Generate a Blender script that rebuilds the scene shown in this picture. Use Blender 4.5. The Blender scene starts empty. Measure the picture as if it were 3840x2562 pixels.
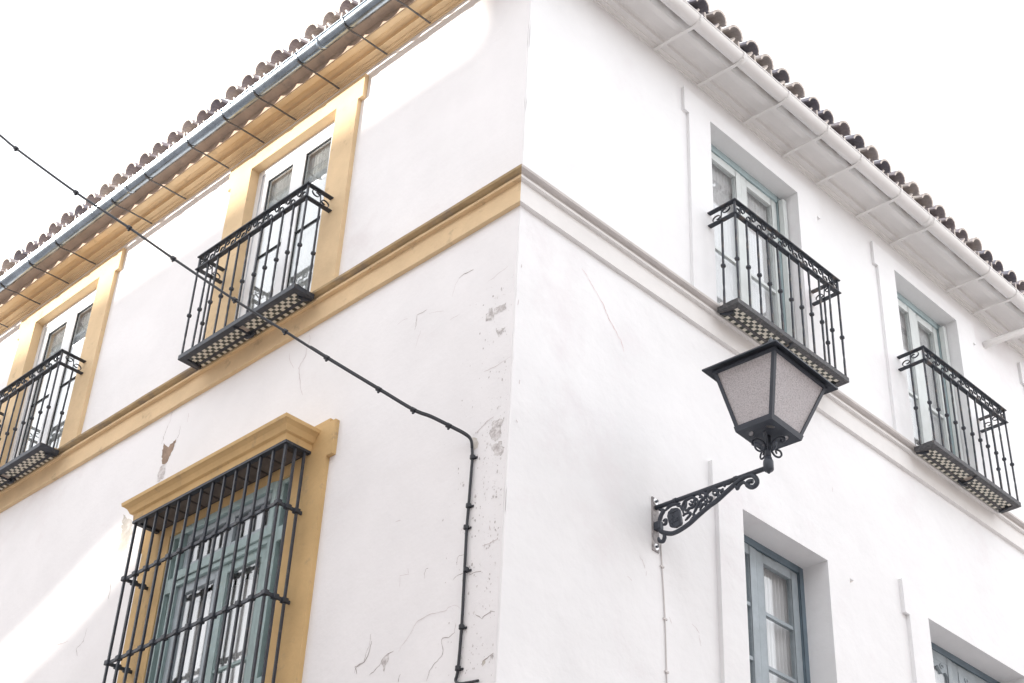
import bpy, bmesh, math, random
from mathutils import Vector, Matrix, noise
random.seed(7)
R_ = math.radians
scn = bpy.context.scene
COL = scn.collection

# ------------------------------------------------------------------ camera
ZC = 9.0                                   # height of the string course datum above the street
CAM = Vector((6.144, -5.926, ZC - 7.404))
YAW, PITCH, ROLL, FMM = R_(46.08), R_(34.8), R_(2.98), 56.0
fw = Vector((-math.sin(YAW)*math.cos(PITCH), math.cos(YAW)*math.cos(PITCH), math.sin(PITCH)))
rt = Vector((math.cos(YAW), math.sin(YAW), 0)); up = rt.cross(fw)
r2 = rt*math.cos(ROLL) + up*math.sin(ROLL); u2 = -rt*math.sin(ROLL) + up*math.cos(ROLL)
cd = bpy.data.cameras.new('camera'); cam = bpy.data.objects.new('camera', cd); COL.objects.link(cam)
cd.lens = FMM; cd.sensor_width = 36; cd.clip_end = 1000; cd.clip_start = 0.05
m3 = Matrix((r2, u2, -fw)).transposed().to_4x4(); m3.translation = CAM
cam.matrix_world = m3
scn.camera = cam

# ------------------------------------------------------------------ light
SUN_EL, SUN_AZ = R_(10.0), R_(225)          # azimuth clockwise from +Y
w = bpy.data.worlds.new('World'); scn.world = w; w.use_nodes = True
nt = w.node_tree; nt.nodes.clear()
sky = nt.nodes.new('ShaderNodeTexSky'); sky.sky_type = 'NISHITA'; sky.sun_disc = False
sky.sun_elevation = SUN_EL; sky.sun_rotation = SUN_AZ; sky.air_density = 1.0; sky.dust_density = 1.0
hs = nt.nodes.new('ShaderNodeHueSaturation'); hs.inputs['Saturation'].default_value = 0.10
bg = nt.nodes.new('ShaderNodeBackground'); bg.inputs['Strength'].default_value = 0.15
wo = nt.nodes.new('ShaderNodeOutputWorld')
veil = nt.nodes.new('ShaderNodeMix'); veil.data_type = 'RGBA'; veil.inputs[0].default_value = .72      # thin even cloud veil over the clear sky
cn = nt.nodes.new('ShaderNodeTexNoise'); cn.inputs['Scale'].default_value = 2.2; cn.inputs['Detail'].default_value = 7
cr = nt.nodes.new('ShaderNodeMapRange'); cr.inputs['To Min'].default_value = 2.9; cr.inputs['To Max'].default_value = 4.1
tcw = nt.nodes.new('ShaderNodeTexCoord'); nt.links.new(tcw.outputs['Generated'], cn.inputs['Vector']); nt.links.new(cn.outputs['Fac'], cr.inputs['Value'])
nt.links.new(sky.outputs[0], hs.inputs['Color']); nt.links.new(hs.outputs[0], veil.inputs[6]); nt.links.new(cr.outputs[0], veil.inputs[7]); tn = nt.nodes.new('ShaderNodeMix'); tn.data_type = 'RGBA'; tn.blend_type = 'MULTIPLY'; tn.inputs[0].default_value = 1; tn.inputs[7].default_value = (.98, .994, 1.028, 1)
nt.links.new(veil.outputs[2], tn.inputs[6]); nt.links.new(tn.outputs[2], bg.inputs['Color']); nt.links.new(bg.outputs[0], wo.inputs['Surface'])
sd = bpy.data.lights.new('sun', 'SUN'); sd.energy = 2.4; sd.angle = R_(1.2); sd.color = (1, .93, .83)
sun = bpy.data.objects.new('sun', sd); COL.objects.link(sun)
tosun = Vector((math.sin(SUN_AZ)*math.cos(SUN_EL), math.cos(SUN_AZ)*math.cos(SUN_EL), math.sin(SUN_EL)))
sun.rotation_euler = tosun.to_track_quat('Z', 'Y').to_euler(); sun.location = (-20, -20, 30)
vs = scn.view_settings; vs.view_transform = 'Standard'; vs.look = 'None'; vs.gamma = 1; vs.exposure = 2.17

# ------------------------------------------------------------------ pixel helpers (source pixels -> points on the walls)
PW, PH = 3840, 2562; FPX = FMM*PW/36
def ray(x, y): return (fw + r2*((x-PW/2)/FPX) + u2*(-(y-PH/2)/FPX)).normalized()
def LW(x, y, o=0.0):                       # left wall: (a, o, z)
    d = ray(x, y); t = (-o-CAM.y)/d.y; P = CAM+d*t; return (-P.x, o, P.z-ZC)
def RW(x, y, o=0.0):
    d = ray(x, y); t = (o-CAM.x)/d.x; P = CAM+d*t; return (P.y, o, P.z-ZC)
def RA(x, y, a):                           # plane at right angles to the right wall
    d = ray(x, y); t = (a-CAM.y)/d.y; P = CAM+d*t; return (a, P.x, P.z-ZC)
def crop(ox, oy, k): return lambda x, y: (ox+x*k, oy+y*k)

# ------------------------------------------------------------------ materials
def mat(name, col, rough=.8, metal=0., var=.0, vscale=6., bump=0., bscale=40., spec=.5, col2=None, c2amt=.0, c2scale=3., big=0., coat=0.):
    m = bpy.data.materials.new(name); m.use_nodes = True; N = m.node_tree.nodes; L = m.node_tree.links
    p = N['Principled BSDF']; p.inputs['Roughness'].default_value = rough; p.inputs['Metallic'].default_value = metal
    p.inputs['Specular IOR Level'].default_value = spec
    tc = N.new('ShaderNodeTexCoord'); co = tc.outputs['Object']
    src = None
    base = N.new('ShaderNodeRGB'); base.outputs[0].default_value = (*col, 1); src = base.outputs[0]
    if var > 0:
        n = N.new('ShaderNodeTexNoise'); n.inputs['Scale'].default_value = vscale; n.inputs['Detail'].default_value = 6; n.inputs['Roughness'].default_value = .65
        L.new(co, n.inputs['Vector'])
        mr = N.new('ShaderNodeMapRange'); mr.inputs['From Min'].default_value = .3; mr.inputs['From Max'].default_value = .7
        mr.inputs['To Min'].default_value = 1-var; mr.inputs['To Max'].default_value = 1+var*.6; L.new(n.outputs['Fac'], mr.inputs['Value'])
        mx = N.new('ShaderNodeMix'); mx.data_type = 'RGBA'; mx.blend_type = 'MULTIPLY'; mx.inputs[0].default_value = 1
        L.new(src, mx.inputs[6]); L.new(mr.outputs[0], mx.inputs[7]); src = mx.outputs[2]
    if col2:
        n = N.new('ShaderNodeTexNoise'); n.inputs['Scale'].default_value = c2scale; n.inputs['Detail'].default_value = 8; n.inputs['Roughness'].default_value = .7
        L.new(co, n.inputs['Vector'])
        mr = N.new('ShaderNodeMapRange'); mr.inputs['From Min'].default_value = .62-c2amt*.35; mr.inputs['From Max'].default_value = .72-c2amt*.2; L.new(n.outputs['Fac'], mr.inputs['Value'])
        mx = N.new('ShaderNodeMix'); mx.data_type = 'RGBA'; L.new(mr.outputs[0], mx.inputs[0]); L.new(src, mx.inputs[6]); mx.inputs[7].default_value = (*col2, 1); src = mx.outputs[2]
    L.new(src, p.inputs['Base Color'])
    if bump > 0 or big > 0:
        prev = None
        for s_, st, dist in ((bscale, bump, .004), (2.2, big, .03)):
            if st <= 0: continue
            n = N.new('ShaderNodeTexNoise'); n.inputs['Scale'].default_value = s_; n.inputs['Detail'].default_value = 5
            L.new(co, n.inputs['Vector'])
            b = N.new('ShaderNodeBump'); b.inputs['Strength'].default_value = st; b.inputs['Distance'].default_value = dist; L.new(n.outputs['Fac'], b.inputs['Height'])
            if prev: L.new(prev, b.inputs['Normal'])
            prev = b.outputs[0]
        L.new(prev, p.inputs['Normal'])
    return m
M = {}
M['plaster'] = mat('white limewash plaster', (.83, .82, .825), .9, var=.05, vscale=1.3, bump=.35, bscale=28, big=.35, col2=(.78, .755, .76), c2amt=.12, c2scale=.9)
M['plaster_r'] = mat('white painted plaster', (.815, .815, .82), .9, var=.05, vscale=1.1, bump=.5, bscale=16, big=.6, col2=(.775, .755, .765), c2amt=.2, c2scale=.8)
M['ochre'] = mat('faded ochre limewash', (.715, .535, .325), .9, var=.10, vscale=3, bump=.5, bscale=30, big=.3, col2=(.50, .37, .23), c2amt=.10, c2scale=5)
M['ochre_deep'] = mat('deep ochre limewash', (.60, .41, .195), .9, var=.13, vscale=3, bump=.5, bscale=30, big=.3, col2=(.42, .30, .17), c2amt=.15, c2scale=5)
M['ochre_grime_shade'] = mat('stained ochre moulding with painted shade', (.50, .375, .215), .95, var=.25, vscale=4, bump=.6, bscale=30, col2=(.27, .235, .205), c2amt=.35, c2scale=2.2)  # grime on the moulding, with underside shade worked into the colour too
M['white_shade'] = mat('white moulding with painted shade', (.66, .63, .61), .9, var=.12, vscale=4, bump=.5, bscale=30)  # darker than the trim: the moulding's shading lines are put into its colour
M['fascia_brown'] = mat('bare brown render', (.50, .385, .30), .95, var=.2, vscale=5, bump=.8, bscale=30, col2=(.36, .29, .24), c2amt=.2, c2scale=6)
M['white_trim'] = mat('white painted moulding', (.78, .765, .75), .85, var=.05, vscale=3, bump=.3, bscale=30)
M['iron'] = mat('black painted iron', (.031, .037, .050), .55, var=.35, vscale=14, bump=.5, bscale=60, col2=(.10, .085, .075), c2amt=.15, c2scale=18)
M['iron_rust'] = mat('worn iron', (.035, .041, .054), .6, var=.3, vscale=14, bump=.5, bscale=60, col2=(.15, .115, .09), c2amt=.3, c2scale=7)
M['iron_grey'] = mat('speckled grey iron', (.075, .075, .08), .65, var=.5, vscale=40, bump=.6, bscale=80, col2=(.16, .145, .135), c2amt=.25, c2scale=30)
M['iron_lamp'] = mat('dark grey enamelled iron', (.042, .050, .066), .5, var=.2, vscale=10, bump=.25, bscale=70)
M['zinc'] = mat('galvanised steel', (.27, .32, .37), .24, metal=.95, var=.3, vscale=7, bump=.12, bscale=25)
M['wire'] = mat('grey wire', (.09, .085, .085), .6, var=.3, vscale=9)
M['clay'] = mat('weathered clay tile', (.39, .35, .365), .95, var=.4, vscale=9, bump=.6, bscale=40, col2=(.46, .43, .41), c2amt=.3, c2scale=6)
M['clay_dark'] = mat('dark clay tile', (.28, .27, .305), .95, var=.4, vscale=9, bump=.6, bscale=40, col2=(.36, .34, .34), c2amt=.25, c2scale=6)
M['clay_pale'] = mat('pale lichened clay tile', (.52, .475, .46), .95, var=.35, vscale=9, bump=.6, bscale=40, col2=(.55, .50, .43), c2amt=.35, c2scale=6)
M['rim'] = mat('pale lime stained tile edge', (.66, .60, .545), .95, var=.35, vscale=25, bump=.6, bscale=60)
M['mortar'] = mat('mortar', (.50, .42, .36), .95, var=.25, vscale=15, bump=.8, bscale=40)
M['pvc'] = mat('white window paint', (.80, .82, .84), .35, var=.02)
M['gasket'] = mat('black gasket', (.02, .025, .03), .6)
M['teal'] = mat('teal green paint', (.36, .475, .475), .55, var=.15, vscale=8, bump=.25, bscale=50, col2=(.40, .48, .45), c2amt=.12, c2scale=6)
M['teal_grey'] = mat('blue grey paint', (.40, .46, .50), .5, var=.12, vscale=8, bump=.2, bscale=50)
M['pale_teal'] = mat('pale teal paint', (.37, .465, .485), .5, var=.1, vscale=8, bump=.15)
M['pale_leaf'] = mat('pale grey green paint', (.64, .675, .665), .5, var=.08, vscale=8, bump=.15)
M['slate'] = mat('slate blue green paint', (.14, .19, .23), .5, var=.15, vscale=8, bump=.15)
M['slate_leaf'] = mat('grey slate paint', (.33, .38, .41), .5, var=.15, vscale=8, bump=.2, col2=(.5, .52, .5), c2amt=.12)
M['tile_white'] = mat('cream glazed tile', (.66, .62, .53), .3, var=.12, vscale=20)
M['tile_black'] = mat('black green glazed tile', (.030, .036, .030), .3, var=.3, vscale=20, col2=(.10, .10, .06), c2amt=.2, c2scale=9)
M['crack'] = mat('plaster crack', (.28, .235, .225), .95)
M['crack_soft'] = mat('hairline crack', (.56, .49, .49), .95)
M['crack_red'] = mat('reddish line', (.60, .33, .33), .95)
M['bare'] = mat('bare grey render', (.50, .465, .46), .95, var=.3, vscale=14, bump=1, bscale=50, col2=(.76, .745, .74), c2amt=.55, c2scale=26)
M['bare_brown'] = mat('exposed brown render', (.33, .24, .18), .95, var=.4, vscale=14, bump=1, bscale=50)
M['stain'] = mat('grey damp stain', (.60, .56, .50), .95, var=.25, vscale=8, col2=(.78, .75, .72), c2amt=.4, c2scale=5)
M['cable'] = mat('black cable', (.025, .028, .035), .5)
M['cable_white'] = mat('painted cable', (.62, .59, .58), .7)
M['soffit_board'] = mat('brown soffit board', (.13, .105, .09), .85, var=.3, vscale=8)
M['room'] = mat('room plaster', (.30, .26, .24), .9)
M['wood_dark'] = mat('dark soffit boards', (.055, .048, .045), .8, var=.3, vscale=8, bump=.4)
M['paving'] = mat('pale stone paving', (.48, .45, .44), .9, var=.15, vscale=1.5)
M['house_far'] = mat('cream render', (.62, .56, .52), .9, var=.08, vscale=1)
M['bolt'] = mat('bright bolt washer', (.72, .72, .72), .35, metal=.6)
M['plate'] = mat('worn wall plate', (.30, .28, .28), .6, var=.5, vscale=20, col2=(.6, .56, .55), c2amt=.3, c2scale=9)

def glass_mat(name, tint=(1, 1, 1), f0=.045, ex=5):
    m = bpy.data.materials.new(name); m.use_nodes = True; N = m.node_tree.nodes; L = m.node_tree.links; N.clear()
    o = N.new('ShaderNodeOutputMaterial'); mx = N.new('ShaderNodeMixShader'); tr = N.new('ShaderNodeBsdfTransparent'); gl = N.new('ShaderNodeBsdfGlossy')
    tr.inputs[0].default_value = (*tint, 1); gl.inputs['Roughness'].default_value = .01
    lw = N.new('ShaderNodeLayerWeight'); lw.inputs['Blend'].default_value = .5
    pw = N.new('ShaderNodeMath'); pw.operation = 'POWER'; pw.inputs[1].default_value = ex; L.new(lw.outputs['Facing'], pw.inputs[0])
    ma = N.new('ShaderNodeMath'); ma.operation = 'MULTIPLY_ADD'; ma.inputs[1].default_value = 1-f0; ma.inputs[2].default_value = f0; L.new(pw.outputs[0], ma.inputs[0])
    n = N.new('ShaderNodeTexNoise'); n.inputs['Scale'].default_value = 3; tc = N.new('ShaderNodeTexCoord'); L.new(tc.outputs['Object'], n.inputs['Vector'])
    b = N.new('ShaderNodeBump'); b.inputs['Strength'].default_value = .05; b.inputs['Distance'].default_value = .01; L.new(n.outputs['Fac'], b.inputs['Height']); L.new(b.outputs[0], gl.inputs['Normal'])
    L.new(ma.outputs[0], mx.inputs[0]); L.new(tr.outputs[0], mx.inputs[1]); L.new(gl.outputs[0], mx.inputs[2]); L.new(mx.outputs[0], o.inputs[0])
    return m
M['glass'] = glass_mat('window glass', (.96, .97, .975), .05, 3.2)
M['glass_double'] = glass_mat('double glazing', (.96, .98, .98), .06, 2.6)
def cloth_mat():
    m = bpy.data.materials.new('sheer white cloth'); m.use_nodes = True; N = m.node_tree.nodes; L = m.node_tree.links; N.clear()
    o = N.new('ShaderNodeOutputMaterial'); mx = N.new('ShaderNodeMixShader'); d = N.new('ShaderNodeBsdfDiffuse'); t = N.new('ShaderNodeBsdfTranslucent')
    d.inputs[0].default_value = (.93, .92, .915, 1); t.inputs[0].default_value = (.93, .92, .915, 1); mx.inputs[0].default_value = .25
    L.new(d.outputs[0], mx.inputs[1]); L.new(t.outputs[0], mx.inputs[2]); L.new(mx.outputs[0], o.inputs[0]); return m
M['cloth'] = cloth_mat()
def frost_mat():
    m = bpy.data.materials.new('pebbled frosted glass'); m.use_nodes = True; N = m.node_tree.nodes; L = m.node_tree.links; N.clear()
    o = N.new('ShaderNodeOutputMaterial'); tc = N.new('ShaderNodeTexCoord')
    n = N.new('ShaderNodeTexVoronoi'); n.inputs['Scale'].default_value = 210; L.new(tc.outputs['Object'], n.inputs['Vector'])
    n2 = N.new('ShaderNodeTexNoise'); n2.inputs['Scale'].default_value = 95; n2.inputs['Detail'].default_value = 4; L.new(tc.outputs['Object'], n2.inputs['Vector'])
    ad = N.new('ShaderNodeMath'); ad.operation = 'ADD'; L.new(n.outputs['Distance'], ad.inputs[0]); L.new(n2.outputs['Fac'], ad.inputs[1])
    b = N.new('ShaderNodeBump'); b.inputs['Strength'].default_value = 1; b.inputs['Distance'].default_value = .003; L.new(ad.outputs[0], b.inputs['Height'])
    rmp = N.new('ShaderNodeMapRange'); rmp.inputs['From Min'].default_value = .35; rmp.inputs['From Max'].default_value = .68; rmp.inputs['To Min'].default_value = .58; rmp.inputs['To Max'].default_value = 1.0; L.new(n2.outputs['Fac'], rmp.inputs['Value'])
    cm = N.new('ShaderNodeMix'); cm.data_type = 'RGBA'; cm.blend_type = 'MULTIPLY'; cm.inputs[0].default_value = 1; cm.inputs[6].default_value = (.98, .93, .945, 1); L.new(rmp.outputs[0], cm.inputs[7])
    t = N.new('ShaderNodeBsdfTranslucent'); d = N.new('ShaderNodeBsdfDiffuse'); g = N.new('ShaderNodeBsdfGlossy'); g.inputs['Roughness'].default_value = .22
    for s in (t, d): L.new(cm.outputs[2], s.inputs[0])
    for s in (t, d, g): L.new(b.outputs[0], s.inputs['Normal'])
    a = N.new('ShaderNodeMixShader'); a.inputs[0].default_value = .8; L.new(t.outputs[0], a.inputs[1]); L.new(d.outputs[0], a.inputs[2])
    c = N.new('ShaderNodeMixShader'); c.inputs[0].default_value = .10; L.new(a.outputs[0], c.inputs[1]); L.new(g.outputs[0], c.inputs[2]); tr = N.new('ShaderNodeBsdfTransparent'); tm = N.new('ShaderNodeMixShader'); r3 = N.new('ShaderNodeMapRange'); r3.inputs['From Min'].default_value = .4; r3.inputs['From Max'].default_value = .62; r3.inputs['To Min'].default_value = .0; r3.inputs['To Max'].default_value = .55
    L.new(n2.outputs['Fac'], r3.inputs['Value']); L.new(r3.outputs[0], tm.inputs[0]); L.new(c.outputs[0], tm.inputs[1]); L.new(tr.outputs[0], tm.inputs[2]); L.new(tm.outputs[0], o.inputs[0])
    return m
M['frost'] = frost_mat()

# ------------------------------------------------------------------ mesh builder
class MB:
    def __init__(s): s.v = []; s.f = []
    def add(s, vs, fs):
        b = len(s.v); s.v += [tuple(p) for p in vs]; s.f += [tuple(b+i for i in f) for f in fs]; return s
    def box(s, x0, x1, y0, y1, z0, z1):
        return s.add([(x0,y0,z0),(x1,y0,z0),(x1,y1,z0),(x0,y1,z0),(x0,y0,z1),(x1,y0,z1),(x1,y1,z1),(x0,y1,z1)],
                     [(0,3,2,1),(4,5,6,7),(0,1,5,4),(1,2,6,5),(2,3,7,6),(3,0,4,7)])
    def loft(s, rings, closed=True, caps=True):
        n = len(rings[0]); b = len(s.v)
        for r in rings: s.v += [tuple(p) for p in r]
        for i in range(len(rings)-1):
            for j in range(n if closed else n-1):
                k = (j+1) % n; s.f.append((b+i*n+j, b+i*n+k, b+(i+1)*n+k, b+(i+1)*n+j))
        if caps and closed:
            s.f.append(tuple(b+j for j in range(n))[::-1]); s.f.append(tuple(b+(len(rings)-1)*n+j for j in range(n)))
        return s
    def tube(s, pts, r, n=8, caps=True):
        pts = [Vector(p) for p in pts]; rings = []; prev = None
        rr = r if isinstance(r, (list, tuple)) else [r]*len(pts)
        for i, p in enumerate(pts):
            t = (pts[min(i+1, len(pts)-1)]-pts[max(i-1, 0)])
            t = t.normalized() if t.length > 1e-9 else Vector((0, 0, 1))
            if prev is None:
                h = Vector((0, 0, 1)) if abs(t.z) < .9 else Vector((1, 0, 0)); u = (h-t*h.dot(t)).normalized()
            else:
                u = (prev-t*prev.dot(t)); u = u.normalized() if u.length > 1e-6 else prev
            prev = u; v = t.cross(u)
            rings.append([p+(u*math.cos(2*math.pi*k/n)+v*math.sin(2*math.pi*k/n))*rr[i] for k in range(n)])
        return s.loft(rings, True, caps)
    def ribbon(s, pts, nrm, wid, th):          # flat bar bent along pts in a plane with normal nrm; wid runs along nrm
        pts = [Vector(p) for p in pts]; nrm = Vector(nrm).normalized(); rings = []
        tt = th if isinstance(th, (list, tuple)) else [th]*len(pts)
        for i, p in enumerate(pts):
            t = (pts[min(i+1, len(pts)-1)]-pts[max(i-1, 0)]).normalized(); q = nrm.cross(t).normalized()
            rings.append([p+nrm*wid/2+q*tt[i]/2, p-nrm*wid/2+q*tt[i]/2, p-nrm*wid/2-q*tt[i]/2, p+nrm*wid/2-q*tt[i]/2])
        return s.loft(rings)
    def prism(s, prof, stations, jit=0., seed=0):   # prof: list of (o,z); stations: list of functions/values of a
        rings = []
        for i, st in enumerate(stations):
            ring = []
            for j, (o, z) in enumerate(prof):
                a = st(o) if callable(st) else st
                jo = jz = 0
                if jit and 0 < i:
                    jo = jit*noise.noise(Vector((a*1.7+seed, j*.35, 3.1)))+jit*.5*noise.noise(Vector((a*6+seed, j*.6, 1.7)))
                    jz = jit*noise.noise(Vector((a*1.7+seed, j*.35, 9.4)))+jit*.5*noise.noise(Vector((a*6+seed, j*.6, 5.2)))
                ring.append((a, o+jo, z+jz))
            rings.append(ring)
        return s.loft(rings)
    def lathe(s, prof, n=16, c=(0, 0, 0)):
        return s.loft([[(c[0]+r*math.cos(2*math.pi*k/n), c[1]+r*math.sin(2*math.pi*k/n), c[2]+z) for k in range(n)] for r, z in prof])
    def mesh(s, name, material, mirror=False, smooth=False, off=(0, 0, 0), bevel=0):
        me = bpy.data.meshes.new(name)
        sx = -1 if mirror else 1
        me.from_pydata([((x-off[0])*sx, y-off[1], z-off[2]) for x, y, z in s.v], [], s.f)
        bm = bmesh.new(); bm.from_mesh(me); bmesh.ops.recalc_face_normals(bm, faces=bm.faces[:])
        if bevel:
            bmesh.ops.remove_doubles(bm, verts=bm.verts[:], dist=1e-5)
            es = [e for e in bm.edges if len(e.link_faces) == 2 and e.calc_face_angle(0) > .6]
            bmesh.ops.bevel(bm, geom=es, offset=bevel, segments=2, profile=.5, affect='EDGES', clamp_overlap=True)
        bm.to_mesh(me); bm.free()
        if smooth:
            for p in me.polygons: p.use_smooth = True
        me.materials.append(M[material] if isinstance(material, str) else material)
        return me
def link(name, me, parent=None, loc=(0, 0, 0), rot=(0, 0, 0)):
    o = bpy.data.objects.new(name, me); COL.objects.link(o); o.location = loc; o.rotation_euler = rot
    if parent: o.parent = parent
    return o
def thing(name, label, cat, loc=(0, 0, 0), rz=0, group=None):
    o = bpy.data.objects.new(name, None); COL.objects.link(o); o.empty_display_size = .1
    o.location = loc; o.rotation_euler = (0, 0, rz); o['label'] = label; o['category'] = cat
    if group: o['group'] = group
    return o
def tag(o, label=None, cat=None, group=None, kind=None):
    if label: o['label'] = label
    if cat: o['category'] = cat
    if group: o['group'] = group
    if kind: o['kind'] = kind
    return o
ROT = {'L': math.pi, 'R': -math.pi/2}
def wall_pos(side, a, z=0., o=0.):           # world position of a wall point
    return (-a, -o, ZC+z) if side == 'L' else (o, a, ZC+z)
def part(name, mb, material, parent, side, smooth=False, bevel=0, lab=None):
    """mesh given in wall coordinates (a, out, z), child of something standing at the house origin"""
    o = link(name, mb.mesh(name, material, mirror=(side == 'R'), smooth=smooth, bevel=bevel), parent, (0, 0, ZC), (0, 0, ROT[side]))
    if lab: o['label'] = lab
    return o
def sub(name, mb, material, parent, side, smooth=False, bevel=0, lab=None):
    """sub-part sharing the parent's wall frame"""
    o = link(name, mb.mesh(name, material, mirror=(side == 'R'), smooth=smooth, bevel=bevel), parent)
    if lab: o['label'] = lab
    return o
def frange(a, b, step):
    n = max(1, int(round(abs(b-a)/step))); return [a+(b-a)*i/n for i in range(n+1)]

# ------------------------------------------------------------------ street
mb = MB(); mb.add([(-400, -400, 0), (400, -400, 0), (400, 400, 0), (-400, 400, 0)], [(0, 1, 2, 3)])
g = link('street_paving', mb.mesh('street_paving', 'paving')); tag(g, kind='structure')

# ------------------------------------------------------------------ the corner house
house = thing('corner_house', 'white corner house with ochre trim on the left face and a clay tile roof', 'house', (0, 0, 0))
HL = 12.0; ZT = 2.62; TH = .38
L_UP = [dict(a0=2.29, a1=3.475, z0=-.03, z1=2.0, d=-.05), dict(a0=5.925, a1=7.11, z0=-.03, z1=2.0, d=-.05)]
L_LOW = dict(a0=2.19, a1=3.71, z0=-4.15, z1=-1.655)
R_UP = [dict(a0=2.165, a1=3.41, z0=-.03, z1=1.945), dict(a0=4.955, a1=6.05, z0=-.03, z1=1.965), dict(a0=7.645, a1=8.79, z0=-.03, z1=1.965)]
R_LOW = [dict(a0=2.37, a1=3.425, z0=-4.2, z1=-1.72), dict(a0=4.83, a1=6.36, z0=-4.2, z1=-1.69)]
def wall_mesh(holes, a1, z0, z1, th, grow=.012):
    hs_ = [(h['a0']-grow, h['a1']+grow, h['z0']-grow, h['z1']+grow) for h in holes]
    A = sorted(set([.016, a1]+[round(v, 4) for h in hs_ for v in h[:2]]+[round(v, 4) for v in frange(1.0, a1, 1.0)]))
    Zs = sorted(set([z0, z1]+[round(v, 4) for h in hs_ for v in h[2:]]+[round(v, 4) for v in frange(z0, z1, 1.0)]))
    inh = lambda a, z: any(h[0]-1e-4 < a < h[1]+1e-4 and h[2]-1e-4 < z < h[3]+1e-4 for h in hs_)
    m = MB()
    ok = {}
    for i in range(len(A)-1):
        for j in range(len(Zs)-1): ok[i, j] = not inh((A[i]+A[i+1])/2, (Zs[j]+Zs[j+1])/2)
    for (i, j), v in ok.items():
        if not v: continue
        x0, x1_, y0, y1 = A[i], A[i+1], Zs[j], Zs[j+1]
        m.add([(x0, 0, y0), (x1_, 0, y0), (x1_, 0, y1), (x0, 0, y1)], [(0, 1, 2, 3)])
        xi = lambda x: max(x, th)
        if x1_ > th: m.add([(xi(x0), -th, y0), (x1_, -th, y0), (x1_, -th, y1), (xi(x0), -th, y1)], [(3, 2, 1, 0)])
        for di, dj, q in ((-1, 0, (x0, x0, y0, y1)), (1, 0, (x1_, x1_, y0, y1)), (0, -1, (x0, x1_, y0, y0)), (0, 1, (x0, x1_, y1, y1))):
            if ok.get((i+di, j+dj)) is False:
                if di: m.add([(q[0], 0, q[2]), (q[0], 0, q[3]), (q[0], -th, q[3]), (q[0], -th, q[2])], [(0, 1, 2, 3)])
                else: m.add([(q[0], 0, q[2]), (q[1], 0, q[2]), (q[1], -th, q[2]), (q[0], -th, q[2])], [(0, 1, 2, 3)])
    return m
part('wall', wall_mesh(L_UP+[L_LOW], HL, -ZC, ZT, TH), 'plaster', house, 'L', lab='cracked white plaster wall on the left street')
part('wall', wall_mesh(R_UP+R_LOW, HL, -ZC, ZT, TH), 'plaster_r', house, 'R', lab='smooth white wall on the right street')
mb = MB(); zs_ = frange(0, ZC+ZT, .05); rings = []
for z in zs_:
    q_ = .024*(1+.55*noise.noise(Vector((3.3, .2, z*2.1)))+.35*noise.noise(Vector((7.1, .4, z*9)))); dn = .006*noise.noise(Vector((1.1, 5, z*1.3)))
    rings.append([(-.0165, .0, z), (-.010, -.0005+dn*.3, z), (-q_*.42+.002, q_*.05-.002, z), (-q_*.12, q_*.12, z), (-q_*.05+.002, q_*.42-.002, z), (.0005-dn*.3, .010, z), (.0, .0165, z)])
mb.loft(rings, closed=False)
link('wall_corner', mb.mesh('wall_corner', 'plaster', smooth=True), house)
# back walls, floors and inner partitions close the rooms
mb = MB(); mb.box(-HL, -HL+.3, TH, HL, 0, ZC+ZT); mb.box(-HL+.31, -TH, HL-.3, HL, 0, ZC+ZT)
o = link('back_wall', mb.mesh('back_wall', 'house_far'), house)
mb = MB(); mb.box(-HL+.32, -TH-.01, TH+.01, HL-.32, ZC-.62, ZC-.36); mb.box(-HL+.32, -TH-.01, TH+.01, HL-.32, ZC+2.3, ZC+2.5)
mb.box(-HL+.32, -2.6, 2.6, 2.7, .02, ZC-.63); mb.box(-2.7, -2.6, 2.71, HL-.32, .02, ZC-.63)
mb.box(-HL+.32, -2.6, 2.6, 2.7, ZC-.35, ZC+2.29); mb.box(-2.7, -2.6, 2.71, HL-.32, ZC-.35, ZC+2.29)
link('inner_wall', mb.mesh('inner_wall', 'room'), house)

# string course between the storeys (mitred at the corner)
PROF = [(-.02, -.318), (.036, -.316), (.040, -.142), (.070, -.136), (.074, -.128), (.078, -.112), (.086, -.100), (.108, -.094), (.113, -.082), (-.02, -.028)]
st = [(lambda o: -o)]+frange(.15, HL, .12)
P1 = PROF[:3]+[(.040, -.138), (-.02, -.138)]; PF = [(-.02, -.1415), (.072, -.1400), (.076, -.1235), (-.02, -.1235)]; P2 = [(-.02, -.1232), (.050, -.1230), (.054, -.112), (.066, -.100), (.084, -.094), (.110, -.092), (.116, -.078), (-.02, -.028)]
for sd_, m1, m2, jt, lb in (('L', 'ochre', 'ochre_grime_shade', .0045, 'ochre'), ('R', 'white_trim', 'white_shade', .003, 'white')):
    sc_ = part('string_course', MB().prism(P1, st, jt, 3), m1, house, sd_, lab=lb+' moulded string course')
    sub('fillet', MB().prism(PF, st, jt*.7, 6), m1, sc_, sd_); sub('cap_moulding', MB().prism(P2, st, jt*.7, 6), m2, sc_, sd_)
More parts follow.
